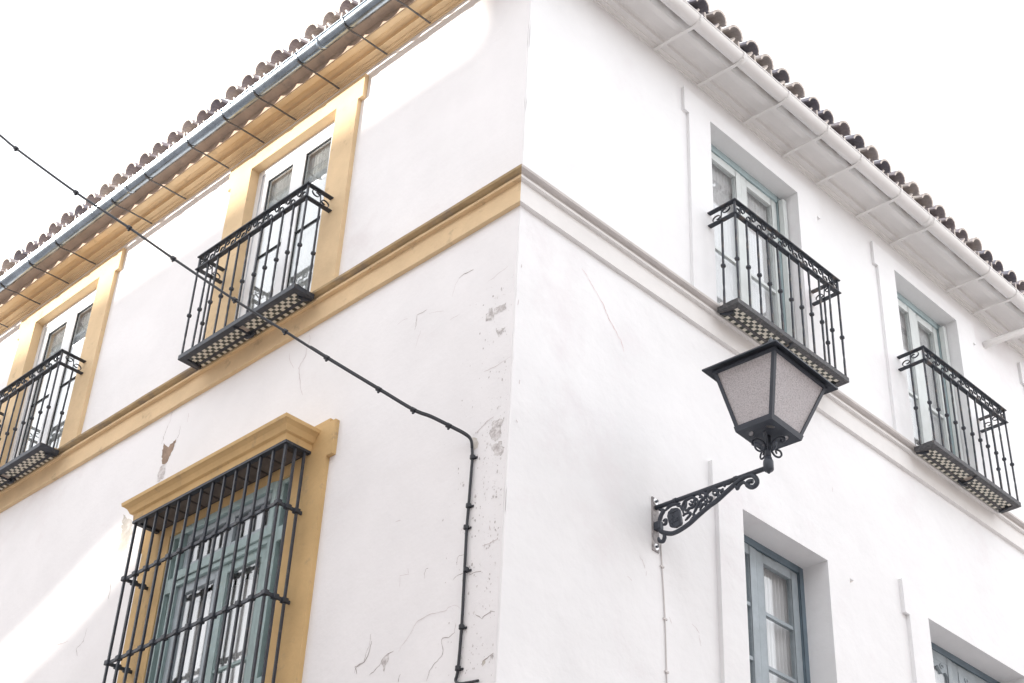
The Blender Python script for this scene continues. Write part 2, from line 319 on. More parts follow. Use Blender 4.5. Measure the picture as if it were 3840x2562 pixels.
# eave cornice
EP = [(-.02, 2.272), (.018, 2.274), (.022, 2.290), (.046, 2.293), (.052, 2.305), (.104, 2.302), (.106, 2.338), (.120, 2.346), (.150, 2.350), (.180, 2.346), (.190, 2.336), (.192, 2.301), (.246, 2.300), (.250, 2.306), (.250, 2.55), (-.02, 2.57)]
ec_ = part('eave_cornice', MB().prism(EP, st, .0007, 5), 'ochre', house, 'L', lab='ochre eave cornice')
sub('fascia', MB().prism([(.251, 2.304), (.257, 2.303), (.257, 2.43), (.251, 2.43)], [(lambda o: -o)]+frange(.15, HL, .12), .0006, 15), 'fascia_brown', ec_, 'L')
EPR = [(o+.075 if 0 < o and i > 9 else o, z) for i, (o, z) in enumerate(EP)]
part('eave_cornice', MB().prism(EPR, st, .0003, 9), 'white_trim', house, 'R', lab='white eave cornice')

# ------------------------------------------------------------------ roof with barrel tiles along both eaves
mb = MB()
e = .30; sl = .32; hz = ZC+2.50
mb.add([(e, -e, hz), (-HL-e, -e, hz), (-HL-e, HL+e, hz), (e, HL+e, hz), (-HL/2, HL/2, hz+sl*(HL/2+e))], [(1, 0, 4), (2, 1, 4), (3, 2, 4), (0, 3, 4), (0, 1, 2, 3)])
roof = link('roof', mb.mesh('roof', 'clay'), house)
def barrel(r0, r1, th, ln, upw, n=9, span=2.75):
    m = MB(); rings = []
    for (yy, r) in ((0, r0), (-ln, r1)):
        ring = []
        for rr in (r, r-th):
            seq = range(n+1) if rr == r else range(n, -1, -1)
            for k in seq:
                t = -span/2+span*k/n
                ring.append((rr*math.sin(t), yy, (rr*math.cos(t) if upw else -rr*math.cos(t))))
        rings.append(ring)
    return m.loft(rings)
def tile_mesh(b, mm):
    me = b.mesh('roof_tile', mm); me.materials.append(M['rim'])
    for p in me.polygons:
        if p.normal.y > .9: p.material_index = 1
    return me
cov = [tile_mesh(barrel(.095+d, .080, .019+d*.4, .44, True, span=2.95), mm) for d, mm in ((0, 'clay'), (.004, 'clay_pale'), (-.003, 'clay_dark'), (.002, 'clay'))]
chan = [tile_mesh(barrel(.100+d, .090, .018, .42, False), mm) for d, mm in ((0, 'clay'), (.003, 'clay_pale'), (-.002, 'clay'))]
PIT = .225
rng = random.Random(3)
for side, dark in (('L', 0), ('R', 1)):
    n = 41
    for i in range(n):
        a = -.42+PIT*i
        for kind in (0, 1):
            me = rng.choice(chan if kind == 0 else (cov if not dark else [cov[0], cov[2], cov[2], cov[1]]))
            aa = a+(PIT/2 if kind else 0)+rng.uniform(-.008, .008)
            oo = (.507 if kind == 0 else .500)+rng.uniform(-.014, .014)
            zz = (2.441 if kind == 0 else 2.470)+rng.uniform(-.006, .006)
            if side == 'L': loc = (-aa, -oo, ZC+zz)
            else: loc = (oo, aa, ZC+zz)
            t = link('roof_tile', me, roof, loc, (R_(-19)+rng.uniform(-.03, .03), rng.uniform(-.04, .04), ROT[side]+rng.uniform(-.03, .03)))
    mb = MB()
    for i in range(n):                       # mortar bedding under the cover tiles, behind their mouths
        a = -.42+PIT*i+PIT/2; k0 = rng.uniform(.0, .03)
        pts = [(-.062, 0), (-.052, .045), (-.028, .066), (0, .074), (.028, .066), (.052, .045), (.062, 0), (.04, -.02), (0, -.005), (-.04, -.02)]
        mb.loft([[(a+x, .37-k0, 2.515+z) for x, z in pts], [(a+x, .25, 2.55+z) for x, z in pts]])
    mo = link('mortar_bedding', mb.mesh('mortar_bedding', 'mortar', mirror=(side == 'R')), roof, (0, 0, ZC), (0, 0, ROT[side])); mo['kind'] = 'stuff'
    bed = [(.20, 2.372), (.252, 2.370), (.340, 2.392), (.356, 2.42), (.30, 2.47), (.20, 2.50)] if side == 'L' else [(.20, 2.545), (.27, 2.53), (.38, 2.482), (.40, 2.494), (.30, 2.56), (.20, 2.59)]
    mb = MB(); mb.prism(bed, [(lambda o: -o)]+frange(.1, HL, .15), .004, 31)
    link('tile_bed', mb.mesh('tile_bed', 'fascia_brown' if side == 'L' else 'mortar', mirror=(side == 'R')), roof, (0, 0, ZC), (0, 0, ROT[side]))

# ------------------------------------------------------------------ gutters
def gutter(name, label, side, material, strap_mat, straps, strap_r):
    g = thing(name, label, 'gutter', (0, 0, ZC), ROT[side]); mir = side == 'R'
    mb = MB(); oc, zc_, r = .455, 2.318, .066
    prof = []
    for k in range(15):
        t = math.pi+math.pi*k/14; prof.append((oc-r*math.cos(t+math.pi), zc_+r*math.sin(t)))
    inner = [(oc+(o-oc)*.955, zc_+(z-zc_)*.955+.0015) for o, z in prof][::-1]
    full = prof+inner
    lip = prof[-1] if prof[-1][0] > prof[0][0] else prof[0]
    mb.prism(full, [(lambda o: -o)]+frange(.3, HL-.3, .9), 0)
    link('trough', mb.mesh('trough', material, mirror=mir, smooth=True), g)
    mb = MB(); mb.tube([(x, lip[0]-.001, lip[1]+.002) for x in frange(-.5, HL-.3, .9)], .0085, 8)
    link('rolled_lip', mb.mesh('rolled_lip', material, mirror=mir, smooth=True), g)
    for k, a in enumerate(straps):
        mb = MB(); j = random.uniform(-.006, .006)
        mb.ribbon([(a+j, .022, 2.262), (a+j, .10, 2.262+j), (a+j*.5, .28, 2.256), (a, .385, 2.246), (a, .43, 2.243), (a, .475, 2.2485), (a, .505, 2.264)], (1, 0, 0), strap_r, .007)
        s_ = link('strap', mb.mesh('strap', strap_mat, mirror=mir), g)
        mb = MB(); mb.ribbon([(a, .512+.0005, 2.272), (a, .5275, 2.30), (a, .530, 2.322)], (1, 0, 0), strap_r*.7, .003)
        mb.tube([(a, .495, 2.262), (a, .500, 2.250)], .008, 6)
        link('clip', mb.mesh('clip', material, mirror=mir), s_)
    for a in (2.02, 4.86, 7.6):               # jointing sleeves
        mb = MB(); pr = [(oc+(o-oc)*1.03, zc_+(z-zc_)*1.03) for o, z in prof]; mb.prism(pr+[(oc+(o-oc)*1.005, zc_+(z-zc_)*1.005) for o, z in prof][::-1], [a, a+.045])
        link('joint_sleeve', mb.mesh('joint_sleeve', material, mirror=mir, smooth=True), g)
    return g
ds = 3840/2350
lst = [LW(x*ds, y*ds, .04)[0] for x, y in ((983, 58), (884, 124), (778, 184), (679, 250), (606, 308), (526, 362), (430, 423), (353, 478), (222, 580), (160, 628), (95, 673), (22, 725))]
lst = sorted(lst)+[max(lst)+.62, max(lst)+1.25]
gutter('metal_gutter', 'galvanised half-round gutter on wire straps under the ochre left eave', 'L', 'zinc', 'wire', lst, .015)
rst = [RW(2400+x*.6128, y*.6128, .04)[0] for x, y in ((100, 285), (365, 500), (640, 705), (880, 900), (1085, 1070), (1325, 1245), (1530, 1420))]+[RW(3550, 1058, .04)[0], 6.45]
gutter('white_gutter', 'white painted half-round gutter on flat straps under the right eave', 'R', 'white_trim', 'white_trim', rst+[7.1, 7.8], .03)
# white rainwater spout from the right gutter to the wall
dp = thing('downpipe', 'short white rainwater pipe slanting from the right gutter to the wall', 'pipe', (0, 0, ZC), ROT['R'])
e0 = RW(3540+655*.2551, 900+1535*.2551, .05)
mb = MB(); mb.tube([(7.02, .455, 2.27), (7.02, .452, 2.235), (6.99, .43, 2.215), (e0[0]+.01, .06, e0[2]+.02), (e0[0], -.02, e0[2]+.01)], .036, 14)
link('pipe', mb.mesh('pipe', 'white_trim', mirror=True, smooth=True), dp)
mb = MB(); mb.tube([(7.02, .455, 2.262), (7.02, .454, 2.24)], .042, 14); link('collar', mb.mesh('collar', 'white_trim', mirror=True, smooth=True), dp)

# ------------------------------------------------------------------ windows
def ring_boxes(mb, a0, a1, z0, z1, w_, y0, y1, wb=None, wt=None):     # four-sided frame
    wb = w_ if wb is None else wb; wt = w_ if wt is None else wt
    mb.box(a0, a0+w_, y0, y1, z0, z1); mb.box(a1-w_, a1, y0, y1, z0, z1)
    mb.box(a0+w_, a1-w_, y0, y1, z1-wt, z1); mb.box(a0+w_, a1-w_, y0, y1, z0, z0+wb); return mb
def surround(win, side, h, material, p, wid, ear_w, ear_z0, ear_z1, top, depth, bevel=.004, name='surround'):
    a0, a1, z0, z1 = h['a0'], h['a1'], h['z0'], h['z1']; mb = MB()
    mb.box(a0-wid, a0, -depth, p, z0, z1); mb.box(a1, a1+wid, -depth, p, z0, z1)
    pts = [(a0-wid, z1), (a1+wid, z1), (a1+wid, ear_z0), (a1+wid+ear_w, ear_z0), (a1+wid+ear_w, ear_z1), (a1+wid, ear_z1), (a1+wid, top), (a0-wid, top), (a0-wid, ear_z1), (a0-wid-ear_w, ear_z1), (a0-wid-ear_w, ear_z0), (a0-wid, ear_z0)]
    mb.box(a0-wid, a1+wid, -depth, p, z1, top)
    for s in (0, 1):
        x0, x1 = (a0-wid-ear_w, a0-wid) if s == 0 else (a1+wid, a1+wid+ear_w)
        mb.box(x0, x1, -.02, p, ear_z0, ear_z1)
    m = MB(); m.v, m.f = mb.v, mb.f
    return sub(name, m, material, win, side)
def leaf(win, side, a0, a1, z0, z1, y, material, st_=.075, muntins=(), th=.045, gl=-.012, bot=.12, gasket=None, mun_mat=None, mun_h=.022, top=None, glass='glass'):
    mb = ring_boxes(MB(), a0, a1, z0, z1, st_, y-th, y, bot, top)
    lf = sub('leaf', mb, material, win, side, bevel=.004)
    ga0, ga1, gz0, gz1 = a0+st_, a1-st_, z0+bot, z1-(st_ if top is None else top)
    if gasket:
        sub('glazing_seal', ring_boxes(MB(), ga0, ga1, gz0, gz1, .006, y-.024, y-.012), gasket, win, side)
    zs = [gz0]+[m for m in muntins]+[gz1]
    for m_ in muntins:
        sub('muntin', MB().box(ga0, ga1, y-th+.006, y-.006, m_-mun_h/2, m_+mun_h/2), mun_mat or material, win, side)
    for i in range(len(zs)-1):
        b0 = zs[i]+(mun_h/2 if i else 0); b1 = zs[i+1]-(mun_h/2 if i < len(zs)-2 else 0)
        sub('pane', MB().box(ga0+.001, ga1-.001, y+gl-.010, y+gl-.006, b0+.001, b1-.001), glass, win, side)
    return lf
def curtain(name, label, side, a0, a1, z0, z1, o, pleats, amp=.018, seed=0, group=None):
    mb = MB(); n = pleats*8; rg = random.Random(seed); rows = 5
    ph = [rg.uniform(0, 6.28) for _ in range(4)]
    g_ = []
    for j in range(rows+1):
        for i in range(n+1):
            u = i/n; a = a0+(a1-a0)*u; wv = math.sin(u*pleats*6.283+ph[0]+.6*math.sin(u*9+ph[1]))*amp*(1+.35*math.sin(u*23+ph[2]))
            g_.append((a, o+wv*(1-.25*j/rows), z0+(z1-z0)*j/rows))
    fs = [(j*(n+1)+i, j*(n+1)+i+1, (j+1)*(n+1)+i+1, (j+1)*(n+1)+i) for j in range(rows) for i in range(n)]
    mb.add(g_, fs)
    off = ((a0+a1)/2, o, z0)
    me = mb.mesh(name, 'cloth', mirror=(side == 'R'), smooth=True, off=off)
    ob = link(name, me, None, wall_pos(side, off[0], z0, o), (0, 0, ROT[side])); tag(ob, label, 'curtain', group); return ob

# upper windows, left face: white double doors, ochre surround
for k, h in enumerate(L_UP):
    a0, a1, z0, z1 = h['a0'], h['a1'], h['z0'], h['z1']
    win = part('window', ring_boxes(MB(), a0-.004, a1+.004, z0, z1+.004, .062, -.115, -.05, .05), 'pvc', house, 'L', bevel=.004, lab='white balcony window nearer the corner' if k == 0 else 'white balcony window farther left')
    surround(win, 'L', h, 'ochre', .042, .29, .06, 1.93, 2.19, 2.19, .13)
    mid = (a0+a1)/2-.005
    for s in (0, 1):
        la0, la1 = (a0+.062, mid-.002) if s == 0 else (mid+.002, a1-.062)
        leaf(win, 'L', la0, la1, z0+.05, z1-.058, -.055-.004*s, 'pvc', .085, (.957,), gasket='gasket', mun_h=.007, mun_mat='gasket', top=.10, glass='glass_double')
    sub('sill', MB().box(a0-.05, a1+.05, -.10, .118, z0-.05, z0-.002), 'ochre', win, 'L')
    curtain('curtain', 'sheer white curtain inside the left-face balcony window '+('nearer the corner' if k == 0 else 'farther left'), 'L', a0+.03, a1-.03, 0.0, 1.93, -.122, 26, .012, k)
# upper windows, right face
for k, h in enumerate(R_UP):
    a0, a1, z0, z1 = h['a0'], h['a1'], h['z0'], h['z1']
    labs = ['pale teal balcony window nearer the corner', 'pale teal balcony window farther right', 'balcony window at the right edge']
    win = part('window', ring_boxes(MB(), a0-.004, a1+.004, z0, z1+.004, .07, -.21, -.14, .05), 'pale_teal', house, 'R', bevel=.005, lab=labs[k])
    surround(win, 'R', h, 'plaster_r', .03, .285, .057, 1.85, 2.11, 2.11, .22)
    mid = (a0+a1)/2+.035
    for s in (0, 1):
        la0, la1 = (a0+.07, mid-.002) if s == 0 else (mid+.002, a1-.07)
        leaf(win, 'R', la0, la1, z0+.05, z1-.066, -.155-.004*s, 'pale_leaf', .078, (.84,), mun_h=.03)
    sub('sill', MB().box(a0-.05, a1+.05, -.14, .118, z0-.05, z0-.002), 'white_trim', win, 'R')
    if k < 2:
        sub('shutter_edge', MB().box(a1-.068, a1-.012, -.138, -.085, z0, z1-.05), 'pale_leaf', win, 'R', bevel=.004)
        curtain('curtain', 'sheer white curtain inside the right-face balcony window '+('nearer the corner' if k == 0 else 'farther right'), 'R', a0+.03, a1-.03, 0.0, 1.9, -.235, 26, .014, 5+k)
# lower windows, right face
for k, h in enumerate(R_LOW):
    a0, a1, z0, z1 = h['a0'], h['a1'], h['z0'], h['z1']
    win = part('window', ring_boxes(MB(), a0-.004, a1+.004, z0, z1+.004, .06, -.27, -.195, .06), 'slate', house, 'R', bevel=.005, lab='slate blue window below the lantern' if k == 0 else 'slate blue window with carved top at the bottom right')
    surround(win, 'R', h, 'plaster_r', .035, .285, .058, -1.76, -1.46, -1.46, .28)
    mid = 2.84 if k == 0 else 5.56
    for s in (0, 1):
        la0, la1 = (a0+.06, mid-.003) if s == 0 else (mid+.003, a1-.06)
        leaf(win, 'R', la0, la1, z0+.06, z1-.062, -.205-.006*s, 'slate_leaf' if s == 0 or k else 'slate_leaf', .085, (-3.11, -2.69, -2.265) if k == 0 else (-2.95,), mun_h=.028, top=.075 if k == 0 else .07)
        if k == 1:                            # carved scalloped valance over the glass
            mb = MB(); x0, x1 = la0+.085, la1-.085; zt = z1-.062-.07; n = 48; topv = []; botv = []
            for i in range(n+1):
                u = i/n; x = x0+(x1-x0)*u; dd = .055+.05*abs(2*u-1)**1.5+.018*math.sin(u*math.pi*8)
                topv.append((x, zt)); botv.append((x, zt-dd))
            r1 = [(x, -.207, z) for x, z in topv]; r2_ = [(x, -.207, z) for x, z in botv]; r3 = [(x, -.235, z) for x, z in botv]; r4 = [(x, -.235, z) for x, z in topv]
            mb.loft([r1, r2_, r3, r4], closed=False)
            sub('carved_valance', mb, 'slate_leaf', win, 'R')
            for c_ in (.2, .5, .8):
                xc = x0+(x1-x0)*c_; mb = MB()
                pts = [(xc+(.06-.008*t)*math.cos(t)*.5, -.204, zt-.045+(.05-.006*t)*math.sin(t)*.55) for t in [i*.42 for i in range(15)]]
                mb.tube(pts, .007, 6); sub('carved_scroll', mb, 'slate_leaf', win, 'R', smooth=True)
    curtain('curtain', 'pleated white curtain inside the slate window '+('below the lantern' if k == 0 else 'at the bottom right'), 'R', a0+.03, a1-.03, z0+.08, z1-.09, -.30, 24 if k == 0 else 36, .02, 11+k)

# lower window, left face: teal window with ochre surround and moulded hood
h = L_LOW; a0, a1, z0, z1 = h['a0'], h['a1'], h['z0'], h['z1']; ac = (a0+a1)/2+.005
mb = MB(); yf = .018
mb.box(a0, a0+.05, -.08, yf, z0, z1); mb.box(a1-.05, a1, -.08, yf, z0, z1); mb.box(a0+.05, a1-.05, -.08, yf, z1-.035, z1)
for s in (0, 1):
    x0, x1 = (a0+.05, a0+.115) if s == 0 else (a1-.115, a1-.05)
    mb.box(x0, x1, -.08, yf, -2.165, -2.045); mb.box(x0, x1, -.08, yf, z0, -3.20)
    x2, x3 = (a0+.115, a0+.16) if s == 0 else (a1-.16, a1-.115)
    mb.box(x2, x3, -.08, yf, z0, z1-.035)
win = part('window', mb, 'teal', house, 'L', bevel=.004, lab='teal window behind the iron grille')
for s in (0, 1):
    x0, x1 = (a0+.05, a0+.115) if s == 0 else (a1-.115, a1-.05)
    for q0, q1 in ((-2.045, z1-.035), (-3.20, -2.165)):
        sub('pane', MB().box(x0+.001, x1-.001, -.03, -.026, q0+.001, q1-.001), 'glass', win, 'L')
c0, c1 = a0+.16, a1-.16
sub('casing', ring_boxes(MB(), c0, c1, -2.10, z1-.004, .055, -.06, .045, .075, .05), 'teal', win, 'L', bevel=.006)
mb = MB(); mb.box(c0, c0+.045, -.06, .030, z0, -2.10); mb.box(c1-.045, c1, -.06, .030, z0, -2.10); mb.box(c0+.045, c1-.045, -.06, .030, -2.15, -2.10)
sub('casing', mb, 'teal', win, 'L', bevel=.005)
for s in (0, 1):
    x0, x1 = (c0+.055, ac-.02) if s == 0 else (ac-.02+.004, c1-.055)
    leaf(win, 'L', x0, x1, -2.025, z1-.054, .012-.003*s, 'teal_grey', .05, bot=.05)
    x0, x1 = (c0+.045, ac-.003) if s == 0 else (ac+.001, c1-.045)
    leaf(win, 'L', x0, x1, z0+.02, -2.152, .008-.003*s, 'teal_grey' if s else 'teal', .075, (-3.0,), bot=.08)
surround(win, 'L', h, 'ochre_deep', .038, .37, .065, -1.65, -1.365, -1.335, .10)
def hood_ring(off, z, hw=.68):
    return [(ac-hw-off, .0, z), (ac-hw-off, off, z), (ac+hw+off, off, z), (ac+hw+off, .0, z)]
HP = [(.272, -1.548), (.276, -1.495), (.298, -1.488), (.306, -1.470), (.318, -1.448), (.338, -1.432), (.352, -1.425), (.356, -1.398), (.05, -1.335)]
mb = MB(); mb.loft([hood_ring(o, z) for o, z in HP], closed=True)
sub('hood', mb, 'ochre_deep', win, 'L')
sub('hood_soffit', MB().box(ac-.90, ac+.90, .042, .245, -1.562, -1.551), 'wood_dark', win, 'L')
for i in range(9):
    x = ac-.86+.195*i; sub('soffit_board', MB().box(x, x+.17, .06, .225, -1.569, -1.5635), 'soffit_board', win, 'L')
curtain('curtain', 'white lined curtain inside the grilled teal window', 'L', a0+.22, a1-.22, z0+.05, -2.25, -.14, 16, .022, 21)
ob = MB().box(a0+.1, a1-.1, -.62, -.60, -2.2, -1.6)
sub('blind', MB().box(ac-.45, ac+.12, -.135, -.128, -2.2, -1.95), 'cloth', win, 'L')

# ------------------------------------------------------------------ wear on the walls
def crack(pts, side, wd=.003, material='crack', to=None):
    mb = MB(); P = []
    for i in range(len(pts)-1):
        (x0, y0), (x1, y1) = pts[i], pts[i+1]; n = max(2, int(math.hypot(x1-x0, y1-y0)/9))
        for k in range(n):
            t = k/n; j = 1.6 if 0 < k else 0
            P.append((x0+(x1-x0)*t+random.uniform(-j, j), y0+(y1-y0)*t+random.uniform(-j, j)))
    P.append(pts[-1]); f = LW if side == 'L' else RW; q = [Vector(f(x, y, 0)) for x, y in P]; n = len(q); tp = []; bt = []
    for i, p in enumerate(q):
        t = q[min(i+1, n-1)]-q[max(i-1, 0)]; nn = Vector((-t.z, 0, t.x)).normalized()
        ww = wd*(.25+.75*math.sin(math.pi*min(1, max(0, (i+.3)/n)))**.6)*random.uniform(.45, 1.25)/2
        tp.append((p.x+nn.x*ww, .0015, p.z+nn.z*ww)); bt.append((p.x-nn.x*ww, .0015, p.z-nn.z*ww))
    mb.loft([tp, bt], closed=False)
    return part('crack', mb, material, house, side)
def patch(poly, side, material, name='bare_patch', rough=3.0, o=.0012):
    f = LW if side == 'L' else RW; pts = []
    for i in range(len(poly)):
        (x0, y0), (x1, y1) = poly[i], poly[(i+1) % len(poly)]; n = max(2, int(math.hypot(x1-x0, y1-y0)/6))
        for k in range(n):
            t = k/n; pts.append((x0+(x1-x0)*t+random.uniform(-rough, rough), y0+(y1-y0)*t+random.uniform(-rough, rough)))
    v = [f(x, y, 0) for x, y in pts]; mb = MB(); mb.add([(a, o, z) for a, _, z in v], [tuple(range(len(v)))])
    return part(name, mb, material, house, side)
c5 = crop(1200, 850, .5484); z5 = crop(1260, 1900, .4222); sz = crop(660, 1000, .2679); c7 = crop(200, 1480, .69); c1_ = crop(0, 0, .5484); c4 = crop(0, 800, .5484)
def T(c, pts): return [c(*p) for p in pts]
for pts, wd, mm in (([(950, 355), (985, 325), (1005, 318), (1050, 295)], .008, 'crack'), ([(905, 480), (930, 390), (950, 355)], .003, 'crack_soft'), ([(648, 708), (662, 640), (665, 605), (700, 590), (735, 567)], .005, 'crack'),
    ([(655, 830), (670, 770), (690, 710)], .003, 'crack_soft'), ([(745, 597), (790, 585), (850, 578)], .004, 'crack_soft'), ([(890, 640), (930, 615), (958, 598)], .004, 'crack_soft'), ([(1120, 995), (1185, 965), (1240, 930), (1305, 890)], .005, 'crack_soft'),
    ([(1150, 375), (1200, 340), (1245, 305), (1285, 272)], .004, 'crack_soft'), ([(530, 670), (560, 645), (600, 630)], .003, 'crack_soft'), ([(1060, 1420), (1100, 1380), (1130, 1345), (1190, 1300)], .006, 'crack_soft')):
    crack(T(c5, pts), 'L', wd*.7, mm)
for pts, wd, mm in (([(165, 1480), (180, 1430), (250, 1385), (265, 1310), (300, 1220), (310, 1130)], .004, 'crack'), ([(295, 1500), (350, 1450), (400, 1390), (410, 1360), (460, 1310), (515, 1283)], .007, 'crack'),
    ([(555, 1290), (600, 1220), (660, 1135), (715, 1030), (760, 1000), (830, 960), (900, 945), (980, 925), (1000, 895), (1050, 875), (1080, 885), (1120, 910)], .005, 'crack_soft'),
    ([(805, 1550), (830, 1460), (880, 1390), (940, 1330), (952, 1280), (938, 1190), (945, 1170), (1000, 1165), (1055, 1120), (1065, 1040)], .006, 'crack'),
    ([(1040, 655), (1070, 620), (1140, 585)], .005, 'crack'), ([(1180, 610), (1220, 590), (1290, 575)], .007, 'crack'), ([(565, 720), (568, 615), (650, 600), (640, 550)], .004, 'crack_soft'), ([(790, 640), (785, 600), (800, 555), (820, 550)], .004, 'crack'),
    ([(1075, 520), (1078, 470), (1095, 435), (1140, 428)], .005, 'crack'), ([(1240, 960), (1270, 975), (1300, 1000), (1320, 970), (1380, 932), (1410, 935)], .006, 'crack'), ([(1290, 1410), (1310, 1370), (1360, 1330), (1400, 1300)], .008, 'crack'),
    ([(1105, 245), (1115, 210), (1140, 178)], .005, 'crack_soft'), ([(530, 138), (575, 122)], .004, 'crack_soft'), ([(1300, 350), (1340, 335), (1375, 320), (1440, 290)], .006, 'crack_soft'), ([(555, 1560), (560, 1520), (575, 1490)], .006, 'crack'), ([(1365, 170), (1372, 210)], .006, 'crack_soft')):
    crack(T(z5, pts), 'L', wd*.7, mm)
for pts, wd, mm in (([(1860, 950), (1880, 1010), (1840, 1120), (1820, 1240), (1720, 1420), (1730, 1560), (1745, 1700), (1775, 1800)], .005, 'crack_soft'), ([(1590, 1210), (1600, 1330), (1650, 1420)], .003, 'crack_soft')):
    crack(T(sz, pts), 'L', wd, mm)
for pts, wd, mm in (([(690, 170), (685, 215), (672, 240)], .004, 'crack'), ([(735, 100), (730, 150)], .003, 'crack_soft'), ([(0, 1370), (40, 1355), (80, 1340)], .004, 'crack_soft'), ([(185, 1270), (165, 1340), (125, 1385), (130, 1420)], .004, 'crack'), ([(320, 970), (310, 1060), (300, 1110)], .005, 'crack'), ([(1730, 1340), (1710, 1420), (1690, 1455), (1640, 1480), (1650, 1520)], .006, 'crack'), ([(1350, 1390), (1355, 1440), (1330, 1500)], .004, 'crack_soft'), ([(625, 165), (640, 130), (650, 60)], .004, 'crack_soft'), ([(590, 270), (600, 230), (625, 165)], .004, 'crack')):
    crack(T(c7, pts), 'L', wd, mm)
crack(T(c5, [(1788, 285), (1830, 350), (1900, 470), (1940, 540), (1975, 635), (2020, 710), (2060, 790), (2078, 858)]), 'R', .004, 'crack_red')
crack(T(c1_, [(1130, 1560), (1230, 1500), (1330, 1430), (1385, 1405)]), 'L', .005, 'crack_soft')
c8 = crop(2340, 1600, .6383)
for pts in ([(398, 1160), (420, 1180), (442, 1215)], [(440, 1225), (452, 1290)], [(90, 760), (112, 800), (122, 835)], [(20, 880), (45, 905)], [(265, 1120), (280, 1160)], [(1222, 355), (1224, 385)], [(130, 850), (128, 880)]):
    crack(T(c8, pts), 'R', .004, 'crack_soft')
for pts in ([(1378, 258), (1376, 280)], [(1358, 500), (1352, 535)], [(1340, 1320), (1350, 1340)], [(1365, 1050), (1362, 1075)]):
    crack(T(c5, pts), 'R', .008, 'crack_soft')
patch(T(c5, [(1140, 600), (1158, 562), (1180, 560), (1186, 590), (1197, 556), (1272, 520), (1272, 565), (1240, 580), (1200, 600), (1172, 640), (1135, 645)]), 'L', 'bare')
patch(T(c5, [(1205, 715), (1266, 688), (1250, 722), (1226, 752), (1214, 742)]), 'L', 'bare')
patch(T(c5, [(1160, 1400), (1185, 1340), (1245, 1305), (1252, 1360), (1228, 1420), (1200, 1462), (1165, 1440)]), 'L', 'bare', rough=7)
patch(T(c5, [(1165, 1500), (1225, 1470), (1258, 1500), (1240, 1560), (1190, 1565)]), 'L', 'bare', rough=7)
patch(T(c5, [(1030, 1440), (1065, 1440), (1085, 1470), (1075, 1510), (1050, 1530), (1045, 1470)]), 'L', 'stain', rough=3)
patch(T(z5, [(398, 1385), (440, 1325), (472, 1308), (466, 1370), (442, 1420), (428, 1485), (414, 1420)]), 'L', 'bare', rough=2)
patch(T(z5, [(1370, 1320), (1400, 1300), (1395, 1360), (1375, 1350)]), 'L', 'bare', rough=2)
patch(T(z5, [(1300, 1370), (1330, 1350), (1320, 1400), (1300, 1420)]), 'L', 'stain', rough=2)
patch(T(c7, [(600, 265), (625, 285), (668, 240), (655, 290), (628, 345), (612, 380), (592, 378), (590, 330)]), 'L', 'bare_brown', rough=2)
patch(T(c7, [(592, 382), (614, 376), (602, 450), (560, 482), (570, 420)]), 'L', 'bare', rough=2, o=.0016)
patch(T(c7, [(382, 655), (372, 740), (350, 850), (308, 940), (350, 905), (400, 830), (432, 755), (428, 690)]), 'L', 'stain', rough=4)
# small specks of flaking near the corner
mb = MB(); rg = random.Random(5)
for i in range(650):
    a = abs(rg.gauss(.0, .2))+.02; z = rg.uniform(-3.95, -.9) if i % 3 else rg.gauss(-2.6, .35)
    if a > .75 or z < -4: continue
    s_ = rg.choice((.003, .003, .004, .006, .009, .014))*rg.uniform(.5, 1.1); n = 6; an = rg.uniform(0, 3); el = rg.uniform(.35, .9)
    pts = []
    for k in range(n):
        t = 6.283*k/n; r = s_*rg.uniform(.5, 1.2); x, y = r*math.cos(t)*el, r*math.sin(t); pts.append((a+x*math.cos(an)-y*math.sin(an)*.5, .0014, z+x*math.sin(an)+y*math.cos(an)))
    mb.add(pts, [tuple(range(n))])
o = part('flaking_specks', mb, 'bare', house, 'L'); o['kind'] = 'stuff'
# vent nicks on the right wall (small triangular sockets)
for x, y in ((1335, 908),):
    c8 = crop(2340, 1600, .6383); p = RW(*c8(x-16, y-14)); q = RW(*c8(x-15, y+12)); r_ = RW(*c8(x+10, y+2))
    part('socket_mark', MB().add([(p[0], .001, p[2]), (q[0], .001, q[2]), (r_[0], .001, r_[2])], [(0, 1, 2)]), 'stain', house, 'R')

